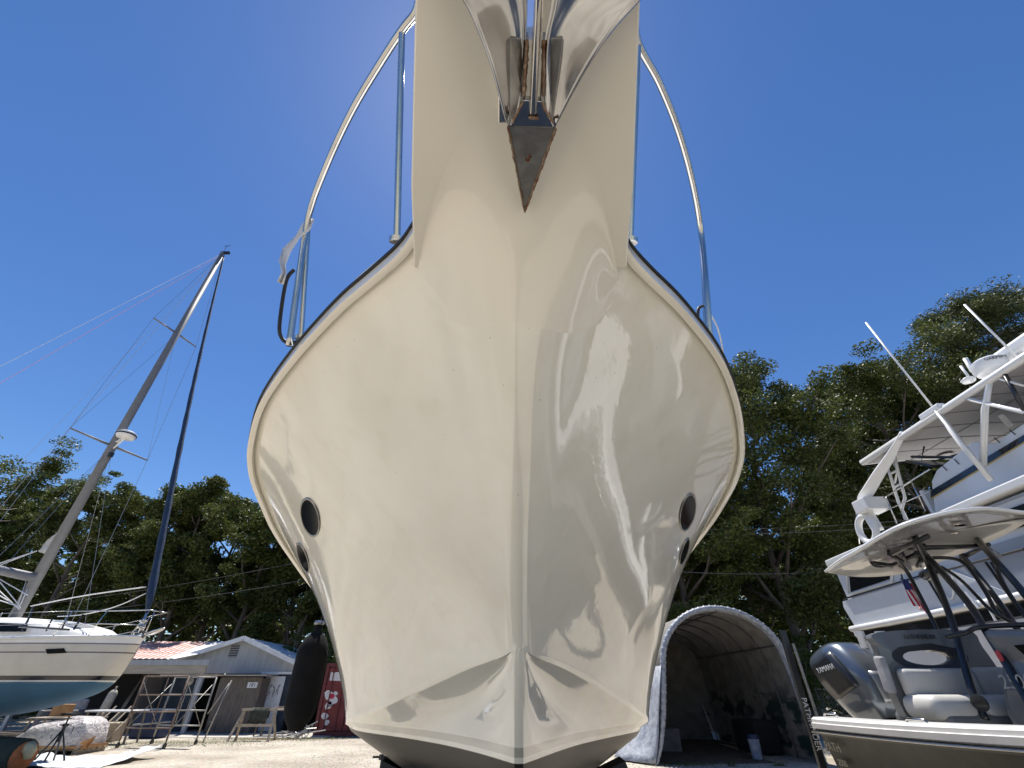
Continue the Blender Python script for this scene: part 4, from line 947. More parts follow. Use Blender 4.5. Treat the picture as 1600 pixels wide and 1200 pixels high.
q = MB(); M['card'] = mat('cardboard', (.42, .24, .11), .85, var=.2)
q.box((-14.3, 17.16, .19), (2.2, .02, .07)); q.box((-13.14, 17.8, .19), (.02, 1.1, .09)); q.build('cardboard_edge', M['card'], pa)
q = MB(); q.add([(-13.1, 17.4, .2), (-12.86, 17.3, .46), (-12.95, 17.3, .12), (-13.1, 17.1, .3)], [(0, 1, 2), (0, 1, 3)]); q.build('cardboard_flap', M['card'], pa, solid=.008)
# tarp sheet
M['tarp'] = mat('white_tarp', (.62, .64, .68), .5, var=.12, scale=3, bump=.01, bscale=9)
rows = []
for i in range(34):
    rows.append([])
    for j in range(16):
        x = -14.6 + i * .13; y = 14.2 + j * .17 + .25 * math.sin(i * .35); z = .02 + .09 * abs(math.sin(i * .55 + j * .3)) * abs(math.sin(j * .5 + i * .12)) + (.28 * max(0, (i - 22) / 12) * max(0, (j - 7) / 8))
        rows[-1].append(Vector((x + .1 * math.sin(j), y, z)))
q = MB(); q.grid(rows); tag(q.build('tarp', M['tarp'], smooth=True, solid=.006), 'crumpled white plastic sheet on the gravel below the wrapped pallet', 'tarp')
# green roll at bottom left
gr = thing('rolled_cover', 'dark green padded roll with an orange and cream end, lower left corner', 'roll', (-11.85, 13.6, 0))
M['greenc'] = mat('green_canvas', (.035, .05, .035), .8, var=.4, scale=5, bump=.01, bscale=12)
q = MB(); q.tube([(-15.15, 14.1, .3), (-12.85, 13.8, .34), (-11.6, 13.55, .33)], [.34, .36, .33], 16); q.build('roll', M['greenc'], gr, smooth=True, bevel=.04)
M['orange'] = mat('orange_foam', (.50, .17, .06), .8, var=.3); M['creamf'] = mat('cream_foam', (.62, .55, .34), .85, var=.2)
q = MB(); q.tube([(-11.62, 13.55, .33), (-11.55, 13.53, .33)], [.30, .27], 16); q.build('orange_end', M['orange'], gr, smooth=True)
q = MB(); q.tube([(-11.58, 13.545, .50), (-11.45, 13.51, .42), (-11.43, 13.5, .28)], [.14, .12, .07], 10); q.build('cream_end', M['creamf'], gr, smooth=True)
# clutter under the porch and beside the sailboat
def crate(name, label, cat, c, d, m, rz=0, slats=False):
    t = MB(); t.box(c, d, rz)
    o = t.build(name, m, bevel=min(d) * .06); tag(o, label, cat); return o
M['grey'] = mat('grey_plastic', (.16, .16, .17), .6, var=.3); M['greyl'] = mat('light_grey_fabric', (.34, .34, .35), .8, var=.3, bump=.01, bscale=10)
M['blue'] = mat('blue_plastic', (.012, .03, .085), .5, var=.2)
tk = MB(); c0 = Vector((-18.05, 24.0, .5)); ax = Vector((.16, 0, 1)).normalized(); tk.lathe(c0, [(.05, 0), (.17, .02), (.18, .1), (.18, 1.0), (.12, 1.12), (.04, 1.16), (.04, 1.28)], 16, axis=ax)
M['cyl'] = mat('cream_cylinder', (.50, .46, .38), .5, var=.3); tag(tk.build('gas_cylinder', M['cyl'], auto=40), 'tall cream gas cylinder standing under the porch', 'gas cylinder')
M['brass'] = mat('brass', (.6, .45, .2), .35, .9)
def lounge(loc):
    t = thing('old_armchair', 'grey armchair standing in the shade below the sailboat bow', 'armchair', loc); x, y, z = loc
    q = MB(); q.box((x, y, .35), (1.1, .9, .4)); q.build('seat', M['grey'], t, bevel=.08)
    q = MB(); q.box((x, y + .42, .85), (1.2, .22, .9)); q.build('backrest', M['greyl'], t, bevel=.08)
    for s in (-1, 1): q = MB(); q.box((x + s * .58, y, .55), (.2, .95, .75)); q.build('armrest', M['grey'], t, bevel=.06)
lounge((-19.6, 23.8, 0))
def ladder(label, a, b_, w_, n_, m=None, name='ladder'):
    t = thing(name, label, 'ladder', (a[0], a[1], 0)); A_, B_ = Vector(a), Vector(b_); sdv = Vector((w_, 0, 0)); m = m or M['woodl']
    for s in (-.5, .5): q = MB(); q.bar(A_ + sdv * s, B_ + sdv * s, .05, .07); q.build('rail', m, t)
    for k in range(n_):
        f = (k + .7) / n_; P = A_.lerp(B_, f); q = MB(); q.bar(P - sdv * .5, P + sdv * .5, .04, .04); q.build('rung', m, t)
ladder('grey step ladder leaning behind the armchair under the sailboat', (-20.6, 24.3, 0), (-20.2, 25.4, 2.1), .5, 6, M['wood'])
crate('wooden_crate', 'low brown wooden crate under the bright white table', 'crate', (-15.6, 21.4, .3), (.9, .7, .6), M['woodl'], .2)
crate('plastic_bin', 'dark grey storage bin beside the wooden crate', 'bin', (-16.9, 21.6, .35), (.9, .6, .7), M['grey'], -.1)
crate('cardboard_box', 'small orange brown carton on the workbench in the shade', 'box', (-18.4, 22.3, .95), (.6, .4, .4), M['card'], .2)
crate('blue_drum_box', 'dark blue tool chest behind the scaffold', 'chest', (-14.9, 22.9, .5), (1.2, .6, .95), M['blue'], 0)
table('trestle_table', 'low timber trestle behind the wrapped pallet', (-18.0, 22.3, 0), 2.6, .8, .7, M['woodl'], M['woodl'])
q = MB(); rd = random.Random(12)
for k in range(18): q.bar((-21 + rd.uniform(-1.5, 3.5), 20 + rd.uniform(0, 3.0), .08 + .05 * (k % 5)), (-18.5 + rd.uniform(-1.5, 3.5), 20.3 + rd.uniform(0, 3.0), .08 + .05 * ((k * 3) % 5)), .14, .04)
tag(q.build('timber_pile', M['wood']), 'loose pile of old planks in the dark behind the wrapped pallet', 'timber')
q = MB()
for k in range(5): q.bar((-16.4 + .3 * k, 20.9, 0), (-16.05 + .3 * k, 21.6, 1.0 + .1 * (k % 2)), .09, .03)
tag(q.build('leaning_boards', M['woodl']), 'row of short pale boards leaning behind the white topped table', 'boards')
# branches near fender
q = MB(); rd = random.Random(3)
for k in range(14):
    a_ = Vector((-8.9 + rd.uniform(-.7, .7), 22.6 + rd.uniform(-.4, .4), .05)); q.tube([a_, a_ + Vector((rd.uniform(-.5, .5), .1, rd.uniform(.05, .3))), a_ + Vector((rd.uniform(-.9, .9), .2, rd.uniform(.05, .5)))], .022, 5)
tag(q.build('brush_pile', M['galv']), 'small heap of grey cut branches beside the red container', 'branches')
# red shipping container
M['red'] = mat('red_container_paint', (.20, .028, .028), .55, var=.35, scale=3, bump=.003, bscale=20)
M['redd'] = mat('dark_red_bar', (.13, .02, .022), .5, var=.3)
cn = thing('shipping_container', 'rusty red shipping container with white spray marks on its doors', 'container', (-7.3, 24, 0))
X0, X1, Y0 = -8.55, -6.1, 24.0
q = MB(); q.box(((X0 + X1) / 2, 27.2, 1.36), (X1 - X0, 6.2, 2.5)); q.build('body', M['redd'], cn)
q = MB(); 
for x in (X0 + .06, X1 - .06): q.box((x, Y0 + .06, 1.33), (.14, .16, 2.62))
for z in (.08, 2.58): q.box(((X0 + X1) / 2, Y0 + .06, z), (X1 - X0, .15, .14))
q.build('corner_frame', M['redd'], cn)
for s in (0, 1):
    x0 = X0 + .14 + s * 1.09; q = MB(); q.box((x0 + .53, Y0 + .05, 1.33), (1.05, .04, 2.3)); dd = q.build('door', M['red'], cn)
    for z in (.25, .95, 1.65, 2.4): q = MB(); q.box((x0 + .53, Y0 + .015, z), (1.0, .03, .08)); q.build('panel_rib', M['red'], dd)
    for dx in (.25, .75):
        q = MB(); q.tube([(x0 + dx, Y0 - .03, .15), (x0 + dx, Y0 - .03, 2.5)], .022, 6)
        for z in (.3, 1.2, 2.3): q.box((x0 + dx, Y0 - .02, z), (.09, .04, .06))
        q.bar((x0 + dx, Y0 - .06, 1.05), (x0 + dx + .3, Y0 - .06, 1.05), .03); q.build('lock_rod', M['redd'], dd)
M['spray'] = mat('white_spray_paint', (.68, .66, .66), .8, var=.25, scale=20); M['sprayr'] = mat('red_spray_paint', (.45, .03, .08), .8)
q = MB(); q.prism([(X0 + .25, Y0 - .003, 1.98), (X0 + .85, Y0 - .003, 1.96), (X0 + .86, Y0 - .003, 2.3), (X0 + .24, Y0 - .003, 2.3)], (0, -.004, 0)); q.build('paper_patch', M['spray'], cn); q = MB()
for (cx_, cz, r, pt) in ((.35, 1.45, .2, 9), (.55, 1.25, .22, 11), (.4, 1.05, .17, 8), (.62, 1.5, .12, 7), (.35, .70, .16, 8), (.5, .48, .12, 7)):
    rd = random.Random(int(cz * 100)); q.prism([(X0 + cx_ + math.cos(t) * r * rd.uniform(.6, 1.2), Y0 - .006, cz + math.sin(t) * r * rd.uniform(.6, 1.2)) for t in [2 * math.pi * k / pt for k in range(pt)]], (0, -.003, 0))
q.build('spray_mark', M['spray'], cn)
q = MB(); q.prism([(X0 + .5 + math.cos(t) * .13, Y0 - .014, 1.4 + math.sin(t) * .1) for t in [2 * math.pi * k / 9 for k in range(9)]], (0, -.003, 0)); q.build('spray_mark', M['sprayr'], cn)
# fender
fd = thing('fender', 'long black fabric covered fender hanging against the left side of the cream hull', 'fender', AY(478, 1130, 6.6))
ft, fb = AY(493, 990, 6.6), AY(465, 1138, 6.6); ft.x = fb.x = (ft.x + fb.x) / 2; ft.y = fb.y = 6.6
M['fend'] = mat('black_fleece', (.012, .012, .013), .95, var=.3, bump=.003, bscale=60, spec=.2)
Lf = (ft - fb).length; q = MB(); rr_ = .19
q.lathe(fb, [(.03, -.03), (.09, -.02), (.10, .02), (.14, .07), (.18, .16), (rr_, .25), (rr_, Lf - .25), (.18, Lf - .16), (.13, Lf - .05), (.08, Lf), (.05, Lf + .03), (.05, Lf + .10), (.02, Lf + .11)], 28); q.build('cover', M['fend'], fd, smooth=True)
q = MB(); q.tube([ft + Z(.1), ft + Vector((.02, 0, .22)), Vector((tsL[NV][min(range(NS + 1), key=lambda i: abs(tsL[NV][i].y - 6.6))]))], .012, 6); q.build('line', M['rubber'], fd)
q = MB(); q.lathe(ft + Vector((0, 0, .10)), [(.055, 0), (.07, .02), (.055, .05)], 12); q.build('collar', M['plate'], fd)
# ================================================================ fabric shelter
SY = 15.2
prof = [(3.78, 0), (3.95, .35), (4.12, .9), (4.25, 1.5), (4.36, 2.1), (4.5, 2.65), (4.78, 3.1), (5.2, 3.45), (5.7, 3.66), (6.24, 3.74), (6.8, 3.68), (7.3, 3.5), (7.72, 3.2), (8.0, 2.8), (8.14, 2.3), (8.2, 1.6), (8.24, .8), (8.26, 0)]
pp = smooth_path([(x, 0, z) for x, z in prof], 4)
def fabric_mat(name, c, c2, tr=.35, blotch=False):
    m = mat(name, c, .7, c2=c2, scale=3.0, bump=.006, bscale=6, detail=9); n, p, L = nodes(m)
    t = n.nodes.new('ShaderNodeBsdfTranslucent'); src = p.inputs['Base Color'].links[0].from_socket
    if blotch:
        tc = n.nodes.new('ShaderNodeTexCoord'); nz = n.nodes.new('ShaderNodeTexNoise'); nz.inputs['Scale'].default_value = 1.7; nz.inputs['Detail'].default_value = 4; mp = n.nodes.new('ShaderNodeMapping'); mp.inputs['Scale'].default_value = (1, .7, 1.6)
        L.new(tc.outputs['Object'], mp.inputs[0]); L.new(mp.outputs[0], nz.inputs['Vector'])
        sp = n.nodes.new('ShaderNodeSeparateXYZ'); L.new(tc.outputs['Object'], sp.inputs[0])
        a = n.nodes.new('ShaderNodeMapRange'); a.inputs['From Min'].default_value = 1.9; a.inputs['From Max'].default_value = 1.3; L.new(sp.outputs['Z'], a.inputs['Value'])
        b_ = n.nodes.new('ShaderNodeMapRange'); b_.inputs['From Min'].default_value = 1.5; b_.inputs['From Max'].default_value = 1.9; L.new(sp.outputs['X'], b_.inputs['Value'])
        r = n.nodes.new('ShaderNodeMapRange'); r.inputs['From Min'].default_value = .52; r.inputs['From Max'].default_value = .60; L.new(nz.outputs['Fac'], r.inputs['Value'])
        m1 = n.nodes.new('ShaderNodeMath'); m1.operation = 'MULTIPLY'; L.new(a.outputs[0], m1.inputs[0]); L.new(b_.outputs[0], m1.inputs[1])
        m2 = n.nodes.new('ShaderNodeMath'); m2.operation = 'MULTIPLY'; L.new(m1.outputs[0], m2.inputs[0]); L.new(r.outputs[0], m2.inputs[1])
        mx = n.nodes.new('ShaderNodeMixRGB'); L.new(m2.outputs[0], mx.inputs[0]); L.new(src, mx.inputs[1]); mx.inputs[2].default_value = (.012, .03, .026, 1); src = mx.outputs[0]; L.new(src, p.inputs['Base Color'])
    L.new(src, t.inputs['Color']); mx = n.nodes.new('ShaderNodeMixShader'); mx.inputs[0].default_value = tr
    L.new(p.outputs[0], mx.inputs[1]); L.new(t.outputs[0], mx.inputs[2]); L.new(mx.outputs[0], n.nodes['Material Output'].inputs[0]); return m
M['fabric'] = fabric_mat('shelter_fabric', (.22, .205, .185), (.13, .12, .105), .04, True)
M['silver'] = mat('silver_fabric', (.40, .42, .46), .5, .0, c2=(.20, .22, .26), scale=8, bump=.012, bscale=12)
st = thing('fabric_shelter', 'arched grey fabric garage with gathered silver edge, open and dark inside', 'shelter', (6.2, SY, 0))
rows = []
ND = 26; LEN = 7.2
for j in range(ND + 1):
    y = SY + LEN * j / ND; sag = .035 * (1 - abs(math.sin(math.pi * j / ND * 6)))
    rows.append([Vector((6.2 + (p.x - 6.2) * (1 - sag * .5 if p.z > .3 else 1) + .02 * math.sin(p.z * 9 + j), y, p.z * (1 - sag * .35))) for p in pp])
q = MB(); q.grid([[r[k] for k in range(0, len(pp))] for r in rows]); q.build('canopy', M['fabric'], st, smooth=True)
# gathered edge band
rows = []; n_ = len(pp); fine = smooth_path([(p.x, 0, p.z) for p in pp], 4)
for i, p in enumerate(fine):
    c_ = Vector((6.2, 0, 1.6)); o = (Vector((p.x, 0, p.z)) - c_).normalized(); wv = .012 * math.sin(i * 2.4) + .008 * math.sin(i * 5.1)
    rows.append([Vector((p.x, SY + .10, p.z)) + o * .02, Vector((p.x, SY - .03 + wv, p.z)) + o * (.05 + wv), Vector((p.x, SY - .12, p.z)) + o * (.02 + wv * 1.2), Vector((p.x, SY - .14 - wv, p.z)) - o * (.07 + wv), Vector((p.x, SY - .06, p.z)) - o * (.11 - wv * 1.2), Vector((p.x, SY + .08, p.z)) - o * .12])
q = MB(); q.grid(rows); q.build('gathered_edge', M['silver'], st, smooth=True)
# skirt spreading on the left
rows = []; rd = random.Random(6)
for j in range(70):
    y = SY + .0 + j * .1; f = .5 + .5 * math.sin(j * 1.3) * math.cos(j * .37)
    y -= .12; fl = min(1, j / 9) * max(.15, 1 - j / 60)
    rows.append([Vector((4.33, y, 2.2)), Vector((4.18 - .04 * f * fl, y, 1.6)), Vector((4.06 - (.05 + .10 * f) * fl, y, 1.1)), Vector((3.98 - (.16 + .16 * f) * fl, y, .72)), Vector((3.90 - (.28 + .22 * f) * fl, y, .42)), Vector((3.82 - (.48 + .28 * f) * fl, y, .18)), Vector((3.76 - (.80 + .30 * f) * fl, y, .03))])
q = MB(); q.grid(rows); q.build('skirt', M['silver'], st, smooth=True, solid=.008)
M['rib'] = mat('shelter_pipe', (.10, .10, .10), .5, .4)
for j in range(0, 7):
    y = SY + .05 + LEN * j / 6; q = MB(); q.tube([Vector((6.2 + (p.x - 6.2) * .982, y, p.z * .985)) for p in pp], .026, 6); q.build('rib', M['rib'], st, smooth=True)
for k in (20, 32, 36 + 1, 52):
    p = pp[min(k, len(pp) - 1)]; q = MB(); q.tube([Vector((6.2 + (p.x - 6.2) * .97, SY, p.z * .97)), Vector((6.2 + (p.x - 6.2) * .97, SY + LEN, p.z * .97))], .02, 6); q.build('purlin', M['rib'], st)
q = MB(); rows = []
for p in pp[20:]:
    rows.append([Vector((6.2 + (p.x - 6.2) * .98, SY + LEN - .02, p.z * .98)), Vector((max(5.0, 6.2 + (p.x - 6.2) * .8), SY + LEN + .04, 1.3)), Vector((max(5.1, 6.2 + (p.x - 6.2) * .9), SY + LEN, 0.02))])
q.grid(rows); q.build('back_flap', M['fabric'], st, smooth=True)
# bucket + clutter inside
bk = thing('bucket', 'white bucket with a blue lid standing in the dark shelter', 'bucket', (7.0, 16.3, 0))
M['buckt'] = mat('white_blue_bucket', (.42, .46, .56), .5, c2=(.16, .22, .36), scale=7)
q = MB(); q.lathe((7.0, 16.3, .0), [(.13, 0), (.135, .02), (.16, .45), (.165, .46)], 20); q.build('body', M['buckt'], bk, auto=40)
q = MB(); q.lathe((7.0, 16.3, .46), [(.17, 0), (.175, .03), (.15, .10), (.03, .11)], 20); q.build('lid', M['blue'], bk, auto=40)
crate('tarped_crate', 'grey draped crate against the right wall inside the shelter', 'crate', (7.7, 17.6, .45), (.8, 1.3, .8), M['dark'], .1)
fl_ = MB(); fl_.box((6.1, SY + 3.9, .001), (4.0, 7.3, .02)); fl_.build('shade_floor', mat('shade_brown', (.11, .085, .06), .95, var=.4, scale=3, bump=.01), kind='structure')  # dark sheet puts the shelter's inner shade into the floor colour
crate('tool_chest', 'dark chest beside the left opening inside the shelter', 'chest', (5.0, 18.8, .3), (.9, 1.4, .6), M['grey'], 0)
# chain link fence
fe = thing('chain_link_fence', 'galvanised chain link fence running behind the shelter and the outboard engine', 'fence', (9, 25.2, 0))
FY = 24.6
q = MB(); q.tube([(1.5, FY, 1.66), (24, FY, 1.66)], .025, 6); q.build('top_rail', M['galv'], fe)
for k in range(8): q = MB(); q.tube([(2 + 3.0 * k, FY, 0), (2 + 3.0 * k, FY, 1.72)], .03, 6); q.build('post', M['galv'], fe)
q = MB(); x = 1.5
for k in range(150):
    x0 = 1.5 + k * .15
    for s in (1, -1):
        a_ = (x0, FY - .03, .02); b_ = (x0 + s * 1.6, FY - .03, 1.64)
        if b_[0] < 1.5 or b_[0] > 24: continue
        q.bar(a_, b_, .006)
q.build('wire_mesh', M['galv'], fe)
# utility wires
M['cable'] = mat('black_cable', (.02, .02, .02), .7)
for i, (a_, b_, lb) in enumerate([((-40, 958), (620, 846), 'upper'), ((-40, 972), (620, 880), 'lower')]):
    q = MB(); A_, B_ = AY(*a_, 27), AY(*b_, 27); q.tube([A_.lerp(B_, t / 12) - Vector((0, 0, .9 * math.sin(math.pi * t / 12) * .4)) for t in range(13)], .016, 4)
    tag(q.build('utility_wire', M['cable']), f'{lb} thin dark utility wire crossing in front of the left trees', 'wire')
for i, (a_, b_, lb) in enumerate([((980, 826), (1420, 813), 'topmost'), ((980, 834), (1420, 821), 'middle'), ((980, 888), (1330, 892), 'lowest')]):
    q = MB(); A_, B_ = AY(*a_, 23), AY(*b_, 23); q.tube([A_.lerp(B_, t / 12) - Vector((0, 0, .2 * math.sin(math.pi * t / 12))) for t in range(13)], .014, 4)
    tag(q.build('utility_wire', M['galv']), f'{lb} of the thin wires crossing in front of the right trees', 'wire')
# ================================================================ centre console boat
M['darkhull'] = mat('dark_grey_gelcoat', (.036, .036, .035), .35, coat=0.06, var=.25, scale=6, bump=.002, bscale=2, spec=.12)
M['gun'] = mat('white_gunwale', (.80, .79, .77), .35, coat=.4, var=.05)
M['greyg'] = mat('grey_gelcoat', (.15, .155, .155), .4, coat=.6, var=.1)
M['vinyl'] = mat('light_grey_vinyl', (.50, .49, .46), .5, var=.08, bump=.003, bscale=8)
M['vinyld'] = mat('dark_grey_vinyl', (.045, .05, .055), .5, var=.1)
CX0, CX1, TY = 3.42, 5.95, 6.3
cc = thing('center_console_boat', 'dark grey centre console boat with white gunwale, black pipe T-top and one outboard', 'motorboat', ((CX0 + CX1) / 2, 4, 0))
ccx = (CX0 + CX1) / 2; hbm = (CX1 - CX0) / 2
def cc_sec(y):   # half breadth, sheer z, chine half, chine z, keel z
    f = (TY - y) / 8.3
    hb = interp(f, [(0, hbm - .02), (.3, hbm + .01), (.6, hbm - .1), (.8, hbm * .72), (.93, hbm * .38), (1, .05)])
    zs = 1.355 + .02 * f + .42 * f * f
    return hb, zs, hb * (.88 - .25 * f), .84 + .45 * f * f, .56 + .35 * max(0, f - .5) ** 2 * 4
rows = []
for i in range(41):
    y = TY - 8.3 * i / 40; hb, zs, hc, zc_, zk = cc_sec(y); r = []
    for s in (-1, 1):
        L_ = [(0, zk), (hc * .5, zk + (zc_ - zk) * .5), (hc, zc_), (hc + .03, zc_ + .02), (hc + (hb - hc) * .35, zc_ + (zs - zc_) * .3), (hc + (hb - hc) * .75, zc_ + (zs - zc_) * .7), (hb, zs - .11)]
        pts_ = [Vector((ccx + s * a_, y, c)) for a_, c in L_]; r += (list(reversed(pts_)) if s < 0 else pts_[1:])
    rows.append(r)
q = MB(); q.grid(rows); q.build('hull', M['darkhull'], cc, auto=35)
q = MB(); q.prism(rows[0], (0, -.03, 0)); q.build('transom', M['darkhull'], cc)
for s in (-1, 1):
    rg_, rb, ri = [], [], []
    for i in range(41):
        y = TY - 8.3 * i / 40; hb, zs, *_ = cc_sec(y); w_ = .24
        rg_.append([Vector((ccx + s * a_, y, c)) for a_, c in ((hb + .0, zs - .115), (hb + .025, zs - .10), (hb + .028, zs - .055), (hb + .012, zs - .05), (hb + .012, zs - .02), (hb - .02, zs), (hb - w_, zs + .005), (hb - w_ - .02, zs - .02), (hb - w_ - .02, zs - .08))])
        rb.append([Vector((ccx + s * a_, y, c)) for a_, c in ((hb - .01, zs - .118), (hb + .035, zs - .118), (hb + .042, zs - .130), (hb + .035, zs - .150), (hb - .01, zs - .150))])
        ri.append([Vector((ccx + s * a_, y, c)) for a_, c in ((hb - w_ - .01, zs - .03), (hb - w_ + .02, .75))])
    q = MB(); q.grid(rg_); q.build('gunwale', M['gun'], cc, auto=30)
    q = MB(); q.grid(rb, closed=True); q.build('rub_rail', M['blackm'], cc, auto=30)
    q = MB(); q.tube([r[2] + Vector((s * .002, 0, 0)) for r in rb], .006, 6); q.build('rub_rail_insert', M['steel'], cc, smooth=True)
    q = MB(); q.grid(ri); q.build('liner', M['gun'], cc, smooth=True)
q = MB(); q.box((ccx, TY - 3.4, .76), (2.1, 6.6, .03)); q.build('cockpit_floor', M['gun'], cc)
q = MB(); q.box((ccx, TY - .2, 1.24), (1.9, .34, .18)); q.build('transom_deck', M['gun'], cc, bevel=.02)
M['tanlet'] = mat('tan_lettering', (.36, .33, .27), .5)
M['blklet'] = mat('black_lettering', (.03, .03, .03), .5)
M['whtlet'] = mat('white_lettering', (.75, .75, .74), .5)
M['greylet'] = mat('grey_lettering', (.36, .365, .36), .35, .3)
text_obj('hull_lettering', 'PATH', M['tanlet'], .11, (ccx - 1.218, 6.26, 1.10), (0, -1, 0), (-.12, 0, 1), cc, align='LEFT')
text_obj('hull_lettering', '2500', M['tanlet'], .075, (ccx - 1.175, 6.18, .97), (0, -1, 0), (-.12, 0, 1), cc, align='LEFT')
for y in (6.05, 4.8): 
    q = MB(); q.tube([(CX0 + .1, y - .12, 1.37), (CX0 + .1, y - .1, 1.395), (CX0 + .1, y + .1, 1.395), (CX0 + .1, y + .12, 1.37)], .012, 6); q.build('cleat', M['steel'], cc, smooth=True)
# outboard engine
M['cowl'] = mat('metallic_blue_grey', (.13, .155, .185), .28, .55, coat=1.0, var=.1, scale=3)
M['cowlg'] = mat('metallic_grey', (.30, .31, .32), .35, .6, coat=.7, var=.1)
en = MB(); EC = AY(1334, 1062, 6.9)
def en_sec(t):   # t 0 bottom .. 1 top : (z, centre y shift, half x, half y)
    return interp(t, [(0, -.56), (.2, -.36), (.5, 0), (.8, .34), (.94, .46), (1, .50)]), interp(t, [(0, -.16), (.3, -.12), (.6, -.02), (1, .20)]), interp(t, [(0, .20), (.15, .27), (.5, .31), (.8, .27), (.94, .17), (1, .05)]), interp(t, [(0, .22), (.2, .36), (.5, .45), (.78, .42), (.93, .28), (1, .08)])
def rotE(p, a=-.34):
    p = (p[0] * .95, p[1] * .9, p[2] * .92)
    return rotE0(p, a)
def rotE0(p, a):    # leaned: tilted up on its bracket; also turned slightly
    x, y, z = p; y2 = y * math.cos(a) - z * math.sin(a); z2 = y * math.sin(a) + z * math.cos(a); b_ = .12
    return EC + Vector((x * math.cos(b_) - y2 * math.sin(b_), x * math.sin(b_) + y2 * math.cos(b_), z2))
rows = []
for k in range(25):
    t = k / 24; z, cy, hx, hy = en_sec(t); row = []
    for j in range(40):
        an = 2 * math.pi * j / 40; c, s_ = math.cos(an), math.sin(an); e = .62
        ridge = 1 + (.035 * math.sin(t * 3.0) if (j in (6, 7, 13, 14)) else 0) - (.03 if j in (9, 10, 11) and t > .3 else 0)
        row.append(rotE((hx * math.copysign(abs(c) ** e, c) * ridge, cy + hy * math.copysign(abs(s_) ** e, s_) * ridge, z)))
    rows.append(row)
q = MB(); q.grid(rows, closed=True); q.add(rows[-1], [tuple(range(40))]); ob = q.build('outboard_engine', M['cowl'], cc, auto=30)
q = MB(); rr2 = []
for k in range(3, 11):
    t = k / 24; z, cy, hx, hy = en_sec(t); rr2.append([rotE((x_, cy - hy * 1.02 - .012, z)) for x_ in (-hx * .62, -hx * .3, 0, hx * .3, hx * .62)])
q.grid(rr2); q.build('front_panel', M['cowlg'], ob, solid=.02, smooth=True)
q = MB(); rr2 = []
for k in range(8, 19):
    t = k / 24; z, cy, hx, hy = en_sec(t); rr2.append([rotE((-hx * 1.015 - .006, cy + hy * y_, z)) for y_ in (-.62, -.3, 0, .3, .62)])
q.grid(rr2); q.build('side_panel', M['blackm'], ob, solid=.012, smooth=True)
z, cy, hx, hy = en_sec(.55)
o1 = rotE((-hx - .025, .0, z + .08)); xd = rotE((-hx - .025, -.3, z + .02)) - rotE((-hx - .025, .3, z + .14)); yd = rotE((-hx, 0, z + .3)) - rotE((-hx, 0, z))
text_obj('cowl_lettering', 'YAMAHA', M['whtlet'], .085, o1, xd, yd, ob)
q = MB(); q.lathe(rotE((.02, cy - hy - .05, en_sec(.42)[0])), [(.01, -.01), (.03, 0), (.028, .015), (.01, .02)], 12, axis=(0, -1, .3)); q.build('emblem', M['steel'], ob)
q = MB(); q.box(EC + Vector((.12, -.05, -.75)), (.26, .34, .5)); q.box(EC + Vector((.1, .35, -1.0)), (.12, .35, .8)); q.build('midsection', M['blackm'], ob, bevel=.03)
# shallow water anchor pole
pol = thing('shallow_water_anchor', 'black folding anchor pole lettered in white, fixed at the transom of the dark boat', 'anchor pole', AY(1285, 1195, 6.75))
a_, b_ = AY(1222, 985, 6.75), AY(1289, 1210, 6.75)
q = MB(); q.bar(a_, b_, .085, .05, up=(0, 1, 0)); q.build('housing', M['blackm'], pol, bevel=.008)
q = MB(); q.tube([a_ + Vector((.12, .05, -.15)), b_ + Vector((.16, .05, .2))], .018, 8); q.build('rod', M['galv'], pol)
c_ = a_.lerp(b_, .68) + Vector((0, -.03, 0)); text_obj('pole_lettering', 'PATHFINDER', M['whtlet'], .088, c_, (b_ - a_), (1, 0, 0), pol)
# seats : leaning post with lounge cushions
se = thing('helm_seat', '', 'seat') if False else None
S = lambda px, py, D=5.45: AY(px, py, D)
sx0, sx1 = S(1385, 1050).x, S(1390, 1050).x + 1.25
q = MB(); q.box(((sx0 + sx1) / 2 , 5.35, 1.12), (1.15, .7, .62)); seat = q.build('helm_seat', M['greyg'], cc, bevel=.04)
def pillow(name, c, d, m, tilt=0, par=seat, bev=.06):
    q = MB(); q.box(c, d, M=Matrix.Rotation(tilt, 3, 'X')); o = q.build(name, m, par, bevel=min(d) * .42); o.modifiers['bevel'].segments = 4
    o.data.polygons.foreach_set('use_smooth', [True] * len(o.data.polygons)); return o
scx = (sx0 + sx1) / 2 - .10
# backrest shell with oval opening
out = [(-.52, -.30), (-.54, .0), (-.52, .36), (-.46, .50), (.50, .52), (.60, .36), (.66, .0), (.64, -.30)]
q = MB(); o_pts = smooth_path([(x, 0, z) for x, z in out], 4); N3 = len(o_pts); inn = [Vector((-.03 + .27 * math.cos(math.pi + math.pi * 0 - t), 0, .15 + .075 * math.sin(math.pi + -t))) for t in [2 * math.pi * k / N3 for k in range(N3)]]
cen = Vector((scx, 5.5, 1.62))
def fb_(p, y): return cen + Vector((p.x, y, p.z))
# ring between outline and opening, front and back
ang = lambda p: math.atan2(p.z - .27, p.x + .03)
pts_s = sorted([p for p in o_pts], key=ang)
